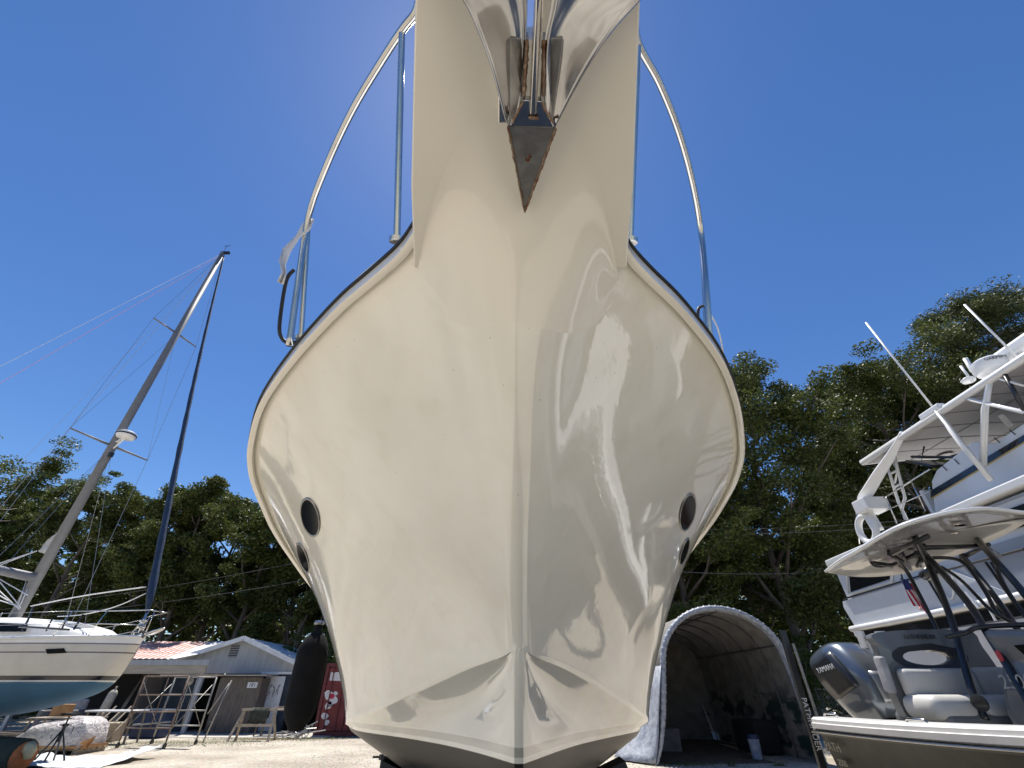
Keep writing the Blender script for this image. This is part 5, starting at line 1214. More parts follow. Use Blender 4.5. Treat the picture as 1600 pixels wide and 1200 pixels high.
# add bottom edge points
pts_s = sorted(o_pts + [Vector((x, 0, -.30)) for x in (-.4, -.2, 0, .2, .4)], key=ang); inn = [Vector((-.03 + .27 * math.cos(ang(p)), 0, .27 + .07 * math.sin(ang(p)))) for p in pts_s]
mid_ = [Vector((-.03 + .40 * math.cos(ang(p)), 0, .27 + .13 * math.sin(ang(p)))) for p in pts_s]
q.grid([[fb_(p, 0) for p in pts_s], [fb_(p, -.05) for p in pts_s], [fb_(p, -.07) for p in mid_]], closed=True); q.grid([[fb_(p, 0) for p in pts_s], [fb_(p, .05) for p in pts_s], [fb_(p, .05) for p in inn], [fb_(p, -.03) for p in inn]], closed=True)
q.build('backrest', M['greyg'], seat, auto=40)
q = MB(); q.grid([[fb_(p, -.072) for p in mid_], [fb_(p, -.05) for p in inn], [fb_(p, .0) for p in inn]], closed=True); q.build('backrest_inset', M['vinyld'], seat, auto=40)
pillow('back_cushion', (scx - .12, 5.36, 1.66), (.74, .13, .26), M['vinyl']); pillow('back_cushion', (scx + .52, 5.38, 1.66), (.5, .12, .28), M['vinyl'])
pillow('seat_cushion', (scx - .34, 5.22, 1.47), (.42, .45, .20), M['vinyl']); pillow('seat_cushion', (scx + .13, 5.22, 1.47), (.46, .45, .20), M['vinyl']); pillow('seat_cushion', (scx + .56, 5.22, 1.47), (.36, .45, .20), M['vinyl'])
pillow('armrest', (scx - .56, 5.46, 1.74), (.06, .13, .32), M['greyl'], .1)
text_obj('seat_lettering', 'PATHFINDER', M['blklet'], .06, (scx - .04, 5.425, 2.075), (1, 0, 0), (0, 0, 1), seat)
for k in range(5):
    q = MB(); c_ = Vector((scx - .52 + k * .24, 5.66, 2.05)); q.lathe(c_, [(.035, -.06), (.035, .04), (.05, .06), (.05, .10), (.03, .10)], 12); q.build('rod_holder', M['gun'], seat, auto=40)
# console
q = MB(); A_ = [S(1548, 985, 4.75), S(1560, 1030, 4.75), S(1548, 1070, 4.75), S(1536, 1090, 4.75), S(1560, 1130, 4.75)]
x0c = A_[1].x
cons = [Vector((x0c - .04, 4.75, 2.08)), Vector((x0c - .02, 4.72, 1.85)), Vector((x0c - .08, 4.8, 1.62)), Vector((x0c - .12, 4.85, 1.45)), Vector((x0c - .10, 4.85, .78)), Vector((x0c, 3.6, .78)), Vector((x0c + .05, 3.6, 1.5)), Vector((x0c + .04, 3.95, 2.0))]
q.prism(cons, (.98, 0, 0)); con = q.build('console', M['greyg'], cc, bevel=.05)
q = MB(); q.prism([Vector((x0c - .03, 4.50, 1.93)), Vector((x0c - .03, 4.30, 1.62)), Vector((x0c - .01, 3.8, 1.60)), Vector((x0c - .01, 3.95, 1.93))], (-.012, 0, 0)); q.build('console_window', M['glass'], con, bevel=.01)
q = MB(); wy = [Vector((x0c + .0, 4.55, 2.06)), Vector((x0c + .05, 4.1, 2.55)), Vector((x0c + .9, 4.1, 2.55)), Vector((x0c + .95, 4.55, 2.06))]
M['tint'] = mat('tinted_windshield', (.10, .16, .20), .05, coat=1, trans=.0); q.prism(wy, (0, -.012, 0)); pass
text_obj('console_lettering', '2500', M['greylet'], .15, (x0c - .075, 4.62, 1.66), (0, -1, .0), (.1, 0, 1), con)
M['redlet'] = mat('red_badge', (.45, .04, .06), .4); q = MB(); q.prism([(x0c - .035, 4.68 + .025 * math.cos(t), 1.86 + .045 * math.sin(t)) for t in [6.283 * k / 12 for k in range(12)]], (-.01, 0, 0)); q.build('badge', M['redlet'], con)
# T-top
def TT(px, py, rel): return AZ(px, py, CAMZ + rel)
ed = [(1290, 893, 1.35), (1312, 876, 1.37), (1340, 860, 1.40), (1372, 840, 1.43), (1405, 823, 1.46), (1450, 808, 1.50), (1500, 797.5, 1.53), (1545, 795, 1.55), (1600, 801, 1.56)]
near = [TT(*e) for e in ed]
n_end = near[-1]; farx = 5.72
far_ = [Vector((n_end.x + .35, n_end.y + .06, 3.165)), Vector((farx - .05, 4.75, 3.14)), Vector((farx + .02, 5.2, 3.10)), Vector((farx, 5.9, 3.04)), Vector((farx - .12, 6.5, 2.98)), Vector((5.3, 6.72, 2.96)), Vector((4.85, 6.70, 2.955))]
ring = smooth_path(near + far_ + [near[0]], 4)[:-1]
cenT = sum(ring, Vector()) / len(ring)
rowsT = []
for k, (s_, dz) in enumerate([(0.0, .055), (.3, .05), (.6, .035), (.82, .015), (.93, 0.0), (.985, -.022), (1.0, -.012), (1.004, .006), (.99, .028), (.9, .055), (.6, .085), (0.0, .10)]):
    rowsT.append([cenT + (p - cenT) * s_ + Vector((0, 0, dz)) for p in ring])
q = MB(); q.grid(rowsT, closed=True); M['ttop'] = mat('t_top_gelcoat', (.46, .46, .44), .25, coat=1.0, var=.05, bump=.004, bscale=2); tt = q.build('t_top', M['ttop'], cc, auto=40)
q = MB(); q.tube([cenT + (p - cenT) * 1.0 + Vector((0, 0, .002)) for p in ring], .016, 8, closed=True); q.build('edge_moulding', M['gun'], tt, smooth=True)
def tpt(px, py, dz=0):      # point on the underside
    r = ray(px, py); P0 = Vector((0, 0, CAMZ))
    n_ = (near[6] - near[0]).cross(far_[3] - near[0]).normalized(); t = (near[0] - P0).dot(n_) / r.dot(n_); return P0 + r * t + Vector((0, 0, .03 + dz))
for (px, py) in ((1500, 822), (1420, 858)):
    c_ = tpt(px, py); q = MB(); q.lathe(c_ + Vector((0, 0, -.02)), [(.03, -.01), (.085, 0), (.08, .02), (.03, .03)], 18, sx=1.0, sy=.55); l_ = q.build('spreader_light', M['steel'], tt, auto=40)
    q = MB(); q.lathe(c_ + Vector((0, 0, -.035)), [(.02, 0), (.055, .005), (.055, .01), (.02, .012)], 14, sx=1, sy=.5); q.build('lens', M['glass'], l_)
c_ = tpt(1493, 835); q = MB(); q.lathe(c_ + Vector((0, 0, -.02)), [(.02, -.01), (.05, 0), (.04, .02)], 14); q.build('dome_light', M['steel'], tt)
M['hatchb'] = mat('dark_mesh', (.03, .03, .03), .6)
# T-top pipe frame: tubes running from under the top down to the deck
def pipe(pts, r=.033, n='pipe_leg'):
    q = MB(); q.tube(smooth_path(pts, 5), r, 10); return q.build(n, M['blackm'], cc, smooth=True)
A = lambda px, py, D: AY(px, py, D)
pipe([tpt(1432, 843), A(1450, 880, 5.55), A(1470, 925, 5.35), A(1492, 985, 5.2), A(1507, 1040, 5.1), A(1521, 1085, 5.05), A(1540, 1125, 5.0)])
pipe([tpt(1390, 865), A(1415, 890, 6.0), A(1437, 930, 5.9), A(1460, 975, 5.8), A(1480, 1015, 5.7), A(1495, 1020, 5.5)], .022)
pipe([tpt(1440, 862), A(1470, 892, 5.3), A(1515, 945, 5.0), A(1540, 985, 4.85), A(1568, 1030, 4.7), A(1600, 1085, 4.6), A(1630, 1140, 4.5)])
pipe([tpt(1528, 845), A(1552, 872, 5.0), A(1590, 915, 4.9), A(1640, 980, 4.8), A(1690, 1060, 4.7)])
pipe([tpt(1500, 865), A(1525, 895, 5.9), A(1560, 940, 5.7), A(1600, 1000, 5.5), A(1640, 1070, 5.4)])
pipe([tpt(1446, 855), A(1440, 870, 5.75), A(1433, 885, 5.8), A(1438, 878, 5.7), A(1455, 872, 5.6), A(1490, 873, 5.5), A(1512, 885, 5.4), A(1540, 925, 5.3), A(1560, 960, 5.2), A(1590, 975, 5.2)], .02, 'bent_pipe')
pipe([A(1560, 880, 5.2), A(1562, 900, 5.2), A(1585, 940, 5.1), A(1620, 985, 5.0)], .022, 'bent_pipe')
pipe([A(1470, 885, 5.8), A(1500, 905, 5.7), A(1525, 930, 5.5), A(1550, 955, 5.4), A(1580, 972, 5.3)], .018, 'bent_pipe')
for a_, b_ in (((1438, 852), (1540, 849)), ((1365, 876), (1392, 880)), ((1392, 880), (1442, 856)), ((1500, 868), (1542, 846)), ((1392, 861), (1448, 833)), ((1388, 862), (1418, 880)), ((1405, 858), (1420, 885)), ((1528, 845), (1560, 865)), ((1430, 860), (1437, 880))):
    q = MB(); P, Q = tpt(*a_, -.06), tpt(*b_, -.06); q.tube([P, Q], .028, 8); q.build('cross_pipe', M['blackm'], cc, smooth=True)
pipe([A(1360, 874, 6.2), A(1364, 882, 6.2), A(1375, 885, 6.15), A(1400, 882, 6.1), A(1415, 890, 6.05)], .02, 'bent_pipe')
pipe([A(1478, 995, 5.15), A(1510, 988, 5.0), A(1530, 980, 4.85), A(1600, 976, 4.6), A(1680, 975, 4.4)], .022, 'grab_rail')
q = MB(); q.lathe(A(1533, 1098, 4.86), [(.01, 0), (.065, .01), (.065, .03), (.03, .04)], 16, axis=(-1, -.3, 0)); q.build('pipe_flange', M['blackm'], cc, auto=40)
pipe([A(1520, 1098, 4.95), A(1533, 1098, 4.86)], .022, 'flange_pipe')
# flag clip: trailer
tl = thing('boat_trailer', 'galvanised trailer carrying the dark centre console boat', 'trailer', (ccx, 3.5, 0))
for s in (-.75, .75):
    q = MB(); q.box((ccx + s, 2.8, .45), (.1, 6.2, .14)); q.build('frame_rail', M['galv'], tl)
    for y in (3.6, 4.4):
        q = MB(); q.lathe((ccx + s * 1.28 - .1, y, .33), [(.12, 0), (.32, .01), (.34, .05), (.34, .17), (.32, .21), (.12, .22)], 24, axis=(1, 0, 0)); w_ = q.build('wheel', M['rubber'], tl, auto=40)
        q = MB(); q.lathe((ccx + s * 1.28 - .11, y, .33), [(.03, 0), (.18, .0), (.18, .24), (.03, .24)], 16, axis=(1, 0, 0)); q.build('rim', M['galv'], w_)
for y in (.6, 3, 5.2): q = MB(); q.box((ccx, y, .50), (1.5, .1, .06)); q.build('cross_member', M['galv'], tl)
# ================================================================ white motor yacht
YX = 8.5
yt = thing('motor_yacht', 'large white motor yacht with flybridge hardtop, black side stripe and tower ladder', 'yacht', (YX + 2.5, 8, 0))
M['yw'] = mat('yacht_white', (.60, .625, .66), .3, coat=.6, var=.07, scale=1.5, bump=.006, bscale=1.5)
M['yw2'] = mat('yacht_white_trim', (.72, .72, .71), .35, coat=.4, var=.05)
M['yg'] = mat('yacht_grey', (.30, .33, .38), .45, var=.12, scale=1.5)
M['yblack'] = mat('yacht_black', (.012, .013, .016), .2, coat=.8)
M['gold'] = mat('gold_line', (.45, .33, .12), .4)
AYX = lambda px, py: AX(px, py, YX)
y0, y1 = 12.3, -1.0
zc = lambda py, px: AYX(px, py).z
# hull side (lofted in plan: straight aft, curving in at the bow)
def ysec(y): 
    f = (12.3 - y) / 16.5
    inn_ = interp(f, [(0, 0.0), (.55, .0), (.8, .5), (1, 2.4)]); return inn_
rows = []; rowsB = []
for i in range(31):
    y = 12.3 - 16.5 * i / 30; a_ = ysec(y); sh_ = .5 * (i / 30) ** 2
    prof = [(YX + a_ + 2.5 * (1 - a_ / 2.5) * 1.0, .75), (YX + a_ + .9, 1.0), (YX + a_ + .35, 1.45), (YX + a_ + .22, 1.62), (YX + a_ + .15, 2.15), (YX + a_ + .08, 2.60 + sh_)]
    left = [Vector((x, y, z)) for x, z in prof]; right = [Vector((2 * (YX + 2.5) - x, y, z)) for x, z in prof]
    rows.append(list(reversed(left)) + right[1:]); rowsB.append(a_)
q = MB(); q.grid(rows); M['yhull'] = zmat('yacht_hull', [(0, (.09, .03, .03)), (1.60, (.60, .625, .66)), (2.58, (.10, .12, .17))], .3, .7); q.build('hull', M['yhull'], yt, auto=30)
q = MB(); q.prism(rows[0], (0, -.06, 0)); q.build('transom', M['yw'], yt)
def ystrip(name, m, z0, z1, ox, ya=12.3, yb=-4.2, th=.1, rise=.5, par=yt):
    q = MB(); rr = []
    for i in range(31):
        y = ya + (yb - ya) * i / 30; a_ = ysec(y); sh_ = rise * ((12.3 - y) / 16.5) ** 2
        x = YX + a_ + ox; rr.append([Vector((x, y, z0 + sh_)), Vector((x - .0, y, z1 + sh_)), Vector((x + th, y, z1 + sh_)), Vector((x + th, y, z0 + sh_))])
    q.grid(rr, closed=True); return q.build(name, m, par)
ystrip('side_stripe', M['yblack'], 2.60, 2.80, .06); 
q = MB(); q.tube([Vector((YX + ysec(12.45 - 16.5 * i / 30) - .02, 12.45 - 16.5 * i / 30, 2.86 + .5 * (i / 30) ** 2)) for i in range(31)], .065, 10); q.build('rub_rail', M['yw2'], yt, smooth=True)
q = MB(); q.box((YX + 2.5, 12.75, 1.60), (4.6, 1.0, .10)); q.build('swim_platform', M['yw2'], yt, bevel=.02)
q = MB(); q.box((YX + .8, 12.27, 2.45), (1.2, .03, .25)); q.build('transom_accent', M['yg'], yt)
# cockpit / saloon side with big aft window
def side_poly(name, pts, m, th=.12, par=yt, bevel=0): 
    q = MB(); q.prism([AYX(*p) if not isinstance(p, Vector) else p for p in pts], (th, 0, 0)); return q.build(name, m, par, bevel=bevel)
zR = 2.90
def yz(y, z, x=YX): return Vector((x, y, z))
W1 = AX(1320, 943, YX); W2 = AX(1308, 895, YX)
side_poly('cockpit_side', [yz(12.3, zR), yz(12.45, 3.35), yz(12.4, 3.48), yz(9.0, 3.52), yz(8.1, zR)], M['yw'], .1)
side_poly('saloon_side', [yz(12.25, 3.50, YX + .06), yz(12.3, 4.3, YX + .06), yz(-1, 4.3, YX + .06), yz(-1, 3.3, YX + .06), yz(0, 2.9, YX + .06), yz(9, 2.9, YX + .06), yz(9.2, 3.5, YX + .06)], M['yw'], .1)
wn = side_poly('aft_window', [AX(1329, 925, YX + .04), AX(1326, 892, YX + .04), AX(1392, 878, YX + .04), AX(1389, 905, YX + .04)], M['yblack'], .06)
q = MB(); 
fp = [AX(1326, 929, YX + .03), AX(1322, 888, YX + .03), AX(1397, 874, YX + .03), AX(1393, 909, YX + .03)]
q.tube(fp, .035, 4, closed=True); q.build('window_frame', M['yw2'], wn)
q = MB(); q.tube([yz(12.3, 3.52, YX - .02), yz(9.1, 3.56, YX - .02)], .02, 6); q.build('trim_line', M['yblack'], yt)
side_poly('side_door', [AX(1450, 960, YX + .02), AX(1446, 905, YX + .02), AX(1485, 893, YX + .02), AX(1500, 948, YX + .02)], M['yg'], .05)
side_poly('saloon_window', [yz(7.9, 3.85, YX + .02), yz(7.7, 4.15, YX + .02), yz(1, 4.15, YX + .02), yz(.5, 3.75, YX + .02)], M['yblack'], .05)
side_poly('grey_side_panel', [yz(8.6, 3.0, YX + .035), yz(8.8, 3.72, YX + .035), yz(2, 3.72, YX + .035), yz(2, 3.0, YX + .035)], M['yg'], .05)
q = MB(); q.box((YX + 2.5, 6.2, 2.92), (4.8, 12, .06)); q.build('main_deck', M['yw'], yt)
q = MB(); q.box((YX + 2.5, 9.1, 3.6), (4.6, .1, 1.4)); q.build('aft_bulkhead', M['yblack'], yt)
q = MB(); q.box((YX + 4.9, 6, 3.6), (.1, 12.5, 1.4)); q.build('starboard_side', M['yw'], yt)
# flybridge deck slab
FZ = 4.32
a0 = AX(1312, 878, YX - .05); q = MB(); q.prism([(YX - .08, 12.35, FZ), (YX + .2, 12.75, FZ), (YX + 4.8, 12.75, FZ), (YX + 5.1, 12.35, FZ), (YX + 5.1, -1, FZ + .12), (YX - .08, -1, FZ + .12)], (0, 0, .15)); q.build('flybridge_deck', M['yw2'], yt, bevel=.03)
q = MB(); q.box((YX + 2.5, 5.7, FZ - .03), (4.9, 13.2, .05)); q.build('deck_underside', M['yg'], yt)
q = MB(); q.box((YX + 1.2, 6.4, FZ - .07), (1.8, 1.2, .04)); q.build('hatch_opening', M['yblack'], yt)
# coaming with stripe
CXp = YX + .35
cA = [AX(1452, 796, CXp), AX(1456, 752, CXp), AX(1464, 735, CXp), AX(1520, 690, CXp), AX(1553, 694, CXp), AX(1600, 662, CXp), AX(1700, 600, CXp), AX(1700, 700, CXp)]
for p in cA: p.x = CXp
base_z = FZ + .15
cA[0].z = base_z; cA[-1].z = base_z
side_poly('coaming', cA, M['yw'], .08)
s0, s1, s2, s3 = AX(1454, 778, CXp - .02), AX(1454, 767, CXp - .02), AX(1620, 667, CXp - .02), AX(1620, 677, CXp - .02)
side_poly('coaming_stripe', [s0, s1, s2, s3], M['yblack'], .015)
s0, s1, s2, s3 = AX(1454, 780.5, CXp - .02), AX(1454, 778.6, CXp - .02), AX(1620, 677.8, CXp - .02), AX(1620, 679.5, CXp - .02)
side_poly('gold_stripe', [s0, s1, s2, s3], M['gold'], .015)
q = MB(); yb_ = cA[0].y; q.box((YX + 2.5, yb_ + .02, base_z + .35), (4.2, .08, .7)); q.build('coaming_back', M['yw'], yt)
q = MB(); q.box((YX + 4.6, yb_ / 2, base_z + .35), (.08, yb_, .7)); q.build('coaming', M['yw'], yt)
for k in range(6):
    p = cA[2].lerp(cA[5], (k + .6) / 6.4); q = MB(); q.bar(p + Vector((-.02, 0, .02)), p + Vector((-.02, -.03, -.10)), .012); q.build('snap_hook', M['blackm'], yt)
# hardtop
HX = YX
h0, h1 = AX(1347, 722, HX), AX(1600, 568, HX); hz = (h0.z + h1.z) / 2
hy0 = h0.y; hy1 = 2.6
rows = []
for i in range(13):
    y = hy0 + (hy1 - hy0) * i / 12; r = []
    for k in range(13):
        f = k / 12 * 2 - 1; r.append(Vector((HX + 2.35 + f * 2.35, y, hz + .16 * (1 - f * f))))
    rows.append(r)
q = MB(); q.grid(rows); ht = q.build('hardtop', mat('hardtop_underside', (.34, .325, .315), .5, var=.06), yt, smooth=True, solid=.05)
q = MB(); q.grid([[p + Vector((0, 0, .05)) for p in r] for r in rows]); q.build('hardtop_skin', M['yw2'], ht, smooth=True, solid=.03)
q = MB(); q.tube([Vector((HX, hy0 + .0, hz + .03)), Vector((HX, hy1, hz + .03))], .07, 10); q.tube([rows[0][k] + Vector((0, 0, .03)) for k in range(13)], .06, 10); q.build('edge', M['yw2'], ht, smooth=True)
M['seamg'] = mat('seam_grey', (.22, .21, .20), .6)
q = MB()
for i in range(1, 12): q.tube([p - Vector((0, 0, .028)) for p in rows[i]], .010, 4)
for k in (3, 6, 9): q.tube([rows[i][k] - Vector((0, 0, .03)) for i in range(13)], .012, 4)
q.build('panel_seam', M['seamg'], ht)
for px, py in ((1478, 712), (1573, 605)):
    r = ray(px, py); t = (hz + .08 - CAMZ) / r.z; c_ = Vector((0, 0, CAMZ)) + r * t; q = MB(); q.lathe(c_ + Vector((0, 0, -.02)), [(.05, 0), (.16, .01), (.16, .03), (.05, .05)], 16); q.build('ceiling_light', M['plate'], ht, auto=40)
def ypipe(pts, r=.035, name='support_pipe', m=None, n_=8, par=yt): q = MB(); q.tube(pts, r, n_); return q.build(name, m or M['yw2'], par, smooth=True)
B = lambda px, py, x=YX: AX(px, py, x)
ypipe([B(1547, 592), B(1538, 640), B(1536, 727, YX + .1)], .045); ypipe([B(1550, 592), B(1543, 640), B(1540, 727, YX + .1)], .02)
ypipe([B(1466, 645), B(1505, 697), B(1549, 750)], .05); ypipe([B(1508, 622), B(1600, 644), B(1680, 662)], .04)
ypipe([B(1555, 590), B(1600, 603)], .02); ypipe([B(1569, 583), B(1604, 648)], .035, m=M['blackm'])
ypipe([B(1535, 615, YX + 1.5), B(1578, 665, YX + 1.5)], .05)
ypipe([AX(1352, 715, YX + .6), AX(1418, 833, YX + .6)], .03) if False else None
# ladder
la = [(1376, 705), (1390, 740), (1404, 785), (1417, 812)]; lb = [(1396, 703), (1404, 740), (1414, 778), (1409, 795), (1415, 812)]
ld = MB(); ld.tube([B(*p, YX + .3) for p in la], .03, 7); ld.tube([B(*p, YX + .3) for p in lb], .03, 7)
for a_, b_ in (((1388, 717), (1398, 711)), ((1390, 741), (1403, 734)), ((1397, 762), (1407, 756))): ld.tube([B(*a_, YX + .3), B(*b_, YX + .3)], .025, 6)
ld.tube([B(1395, 722, YX + .3), B(1402, 735, YX + .3), B(1398, 755, YX + .3)], .02, 6)
ld.build('ladder', M['yw2'], yt, smooth=True)
# davit crane
q = MB(); dv = [(1411, 676), (1404, 690), (1392, 712), (1372, 742), (1350, 778), (1352, 795), (1372, 828)]
pts_ = [B(*p) for p in dv]; q.tube(pts_, [.08, .09, .12, .15, .17, .16, .16], 4); q.build('davit', M['yw2'], yt, bevel=.02)
q = MB(); q.box(B(1361, 790), (.55, .45, .30)); q.build('davit_head', M['yw2'], yt, bevel=.03)
# aft rail
q = MB(); q.tube([B(1376, 781, YX + .2), B(1453, 733, YX + .2)], .018, 6); q.tube([B(1385, 797, YX + .2), B(1452, 768, YX + .2)], .012, 6)
q.build('aft_rail', M['steel'], yt, smooth=True)
for a_, b_ in (((1384, 776), (1401, 818)), ((1424, 752), (1446, 798)), ((1338, 800), (1343, 850))): ypipe([B(*a_, YX + .2), B(*b_, YX + .2)], .015, 'rail_post', M['steel'])
# antennas, radar, spotlight
ypipe([AX(1353, 504, YX - .05), B(1462, 642, YX - .05)], .02, 'antenna', n_=6); ypipe([B(1462, 642, YX - .05), B(1549, 750, YX - .05)], .03, 'antenna_mount')
ypipe([AX(1507, 476, YX + .3), B(1598, 567, YX + .3)], .018, 'antenna', n_=6)
q = MB(); q.box(B(1457, 644, YX), (.16, .5, .14)); q.build('antenna_clamp', M['yw2'], yt, bevel=.03)
rc = AX(1548, 574, YX + .5); q = MB(); q.lathe(rc, [(.12, -.22), (.14, -.12), (.24, -.10), (.27, -.02), (.265, .10), (.20, .15), (.02, .17)], 26); rdd = q.build('radar_dome', M['yw2'], yt, auto=40)
text_obj('radar_lettering', 'GARMIN', M['blklet'], .085, rc + Vector((-.12, -.25, .04)), (.93, -.37, 0), (0, 0, 1), rdd)
q = MB(); q.box(AX(1590, 543, YX + .7), (.25, .9, .22)); q.build('open_array', M['yw2'], yt, bevel=.06)
ypipe([AX(1592, 552, YX + .7), AX(1600, 575, YX + .7)], .07, 'array_pedestal')
ypipe([AX(1508, 560, YX + .4), AX(1520, 580, YX + .4), AX(1530, 586, YX + .4), AX(1545, 586, YX + .4)], .04, 'horn')
ypipe([AX(1501, 572, YX + .4), AX(1520, 597, YX + .4)], .022, 'antenna_stub')
q = MB(); q.lathe(AX(1514, 595, YX + .4), [(.02, -.03), (.10, -.02), (.12, .03), (.06, .07), (.01, .08)], 14); q.build('gps_puck', M['yw2'], yt, smooth=True)
# grill / folded chair on the flybridge
q = MB(); c_ = AX(1452, 724, YX + .5); q.box(c_, (.5, .6, .05), M=Matrix.Rotation(.6, 3, 'X')); q.tube([c_ + Vector((0, .3, .3)), c_ + Vector((.1, -.5, -.1))], .03, 6); q.tube([c_ + Vector((0, -.1, .35)), c_ + Vector((.1, .3, .1)), c_ + Vector((.3, -.5, .0))], .02, 6); q.build('folded_chair', M['blackm'], yt)
# life ring
lr = B(1355, 827, YX - .1); q = MB(); q.tube([lr + Vector((.02 * math.sin(t), .26 * math.cos(t), .30 * math.sin(t))) for t in [2 * math.pi * k / 28 for k in range(28)]], .075, 12, closed=True)
tag(q.build('life_ring', M['yw2'], smooth=True), 'white life ring hung at the aft corner of the yacht flybridge', 'life ring')
# dinghy cushion / white fender bag on side deck
q = MB(); c_ = B(1556, 922, YX + .5); q.lathe(c_ + Vector((0, .0, -.1)), [(.05, -.5), (.2, -.45), (.26, -.2), (.27, .1), (.22, .4), (.06, .5)], 18, axis=(.1, -1, .05)); q.build('side_fender', M['cloth'], None, smooth=True) if False else tag(q.build('sail_bag', M['cloth'], smooth=True), 'cream rolled bag lying on the side deck of the yacht', 'bag')
# rope loops, pole
q = MB(); q.tube(smooth_path([B(1446, 895, YX - .05), B(1450, 908, YX - .05), B(1455, 900, YX - .05), B(1462, 912, YX - .05), B(1475, 928, YX - .05), B(1487, 935, YX - .05), B(1490, 915, YX - .05), B(1487, 893, YX - .05)], 5), .016, 6)
tag(q.build('rope', M['cord'], smooth=True), 'pale rope slung in a loop on the side of the yacht cabin', 'rope')
q = MB(); q.tube([B(1509, 925, YX - .1), B(1530, 950, YX - .1)], .025, 6); q.tube([B(1541, 943, YX - .1), B(1556, 970, YX - .1)], .02, 6); tag(q.build('boat_hook', M['cord']), 'white pole standing at the yacht rail behind the T-top pipes', 'pole')
q = MB()
for a_, b_ in (((1445, 900), (1600, 858)), ((1540, 878), (1580, 935)), ((1548, 878), (1592, 950)), ((1450, 905), (1478, 952))): q.tube([B(*a_, YX - .05), B(*b_, YX - .05)], .022, 5)
q.build('grab_bar', M['blackm'], yt)
q = MB(); q.tube([B(1443, 900, YX - .1), B(1456, 890, YX - .1)], .09, 10); q.build('light_housing', M['blackm'], yt, smooth=True)
# flags
def flag_mat():
    m = bpy.data.materials.new('striped_flag'); m.use_nodes = True; n, p, L = nodes(m)
    uv = n.nodes.new('ShaderNodeUVMap'); sp = n.nodes.new('ShaderNodeSeparateXYZ'); L.new(uv.outputs[0], sp.inputs[0])
    ml = n.nodes.new('ShaderNodeMath'); ml.operation = 'MULTIPLY'; ml.inputs[1].default_value = 6.5; L.new(sp.outputs['Y'], ml.inputs[0])
    fr = n.nodes.new('ShaderNodeMath'); fr.operation = 'FRACT'; L.new(ml.outputs[0], fr.inputs[0]); gt = n.nodes.new('ShaderNodeMath'); gt.operation = 'LESS_THAN'; gt.inputs[1].default_value = .5; L.new(fr.outputs[0], gt.inputs[0])
    mx = n.nodes.new('ShaderNodeMixRGB'); mx.inputs[1].default_value = (.7, .68, .66, 1); mx.inputs[2].default_value = (.42, .02, .04, 1); L.new(gt.outputs[0], mx.inputs[0])
    a = n.nodes.new('ShaderNodeMath'); a.operation = 'LESS_THAN'; a.inputs[1].default_value = .40; L.new(sp.outputs['X'], a.inputs[0]); b_ = n.nodes.new('ShaderNodeMath'); b_.operation = 'GREATER_THAN'; b_.inputs[1].default_value = .46; L.new(sp.outputs['Y'], b_.inputs[0])
    c = n.nodes.new('ShaderNodeMath'); c.operation = 'MULTIPLY'; L.new(a.outputs[0], c.inputs[0]); L.new(b_.outputs[0], c.inputs[1])
    m2 = n.nodes.new('ShaderNodeMixRGB'); L.new(c.outputs[0], m2.inputs[0]); L.new(mx.outputs[0], m2.inputs[1]); m2.inputs[2].default_value = (.02, .03, .12, 1); L.new(m2.outputs[0], p.inputs['Base Color']); p.inputs['Roughness'].default_value = .8; return m
def flag(name, label, top, bot, w_, D, m, parent_pole):
    t = thing(name, label, 'flag', AY(*bot, D)); q = MB(); T, Bt = AY(*top, D), AY(*bot, D); rows = []
    for i in range(15):
        f = i / 14; rows.append([T.lerp(Bt, f) + Vector((k / 8 * w_ * (.75 + .25 * f) + .0, .05 * math.sin(k * 1.5 + f * 2), -.10 * k / 8 + .0)) for k in range(9)])
    q.grid(rows); o = q.build('cloth', m, t, smooth=True)
    uv = o.data.uv_layers.new(name='UVMap')
    for l in o.data.loops: i, k = divmod(l.vertex_index, 9); uv.data[l.index].uv = (i / 14, 1 - k / 8)
    q = MB(); q.tube([parent_pole[0], parent_pole[1]], .012, 6); q.build('staff', M['blackm'], t); return t
flag('striped_flag', 'red and white striped flag with blue corner hanging limp from the T-top frame', (1408, 902), (1431, 946), .13, 6.9, flag_mat(), (AY(1405, 885, 6.9), AY(1411, 908, 6.9)))
M['flagd'] = mat('dark_flag_cloth', (.05, .04, .07), .8, c2=(.30, .22, .25), scale=7)
flag('dark_flag', 'dark furled flag hanging at the stern of the white yacht', (1314, 903), (1330, 945), .2, 12.6, M['flagd'], (AY(1302, 880, 12.6), AY(1318, 915, 12.6)))
# yacht supports
for y in (11, 8.5, 6): jack_stand('boat stand under the near side of the white yacht', (YX + .9, y, 0), .95, .3, .4, group='stands under the yacht')
jack_stand('boat stand under the front of the near side of the white yacht', (YX + 1.2, 3, 0), .95, .3)
q = MB(); q.box((YX + 2.5, 7, .37), (.5, 9, .74)); tag(q.build('keel_blocks', M['wood']), 'timber blocking under the keel of the white yacht', 'blocks')
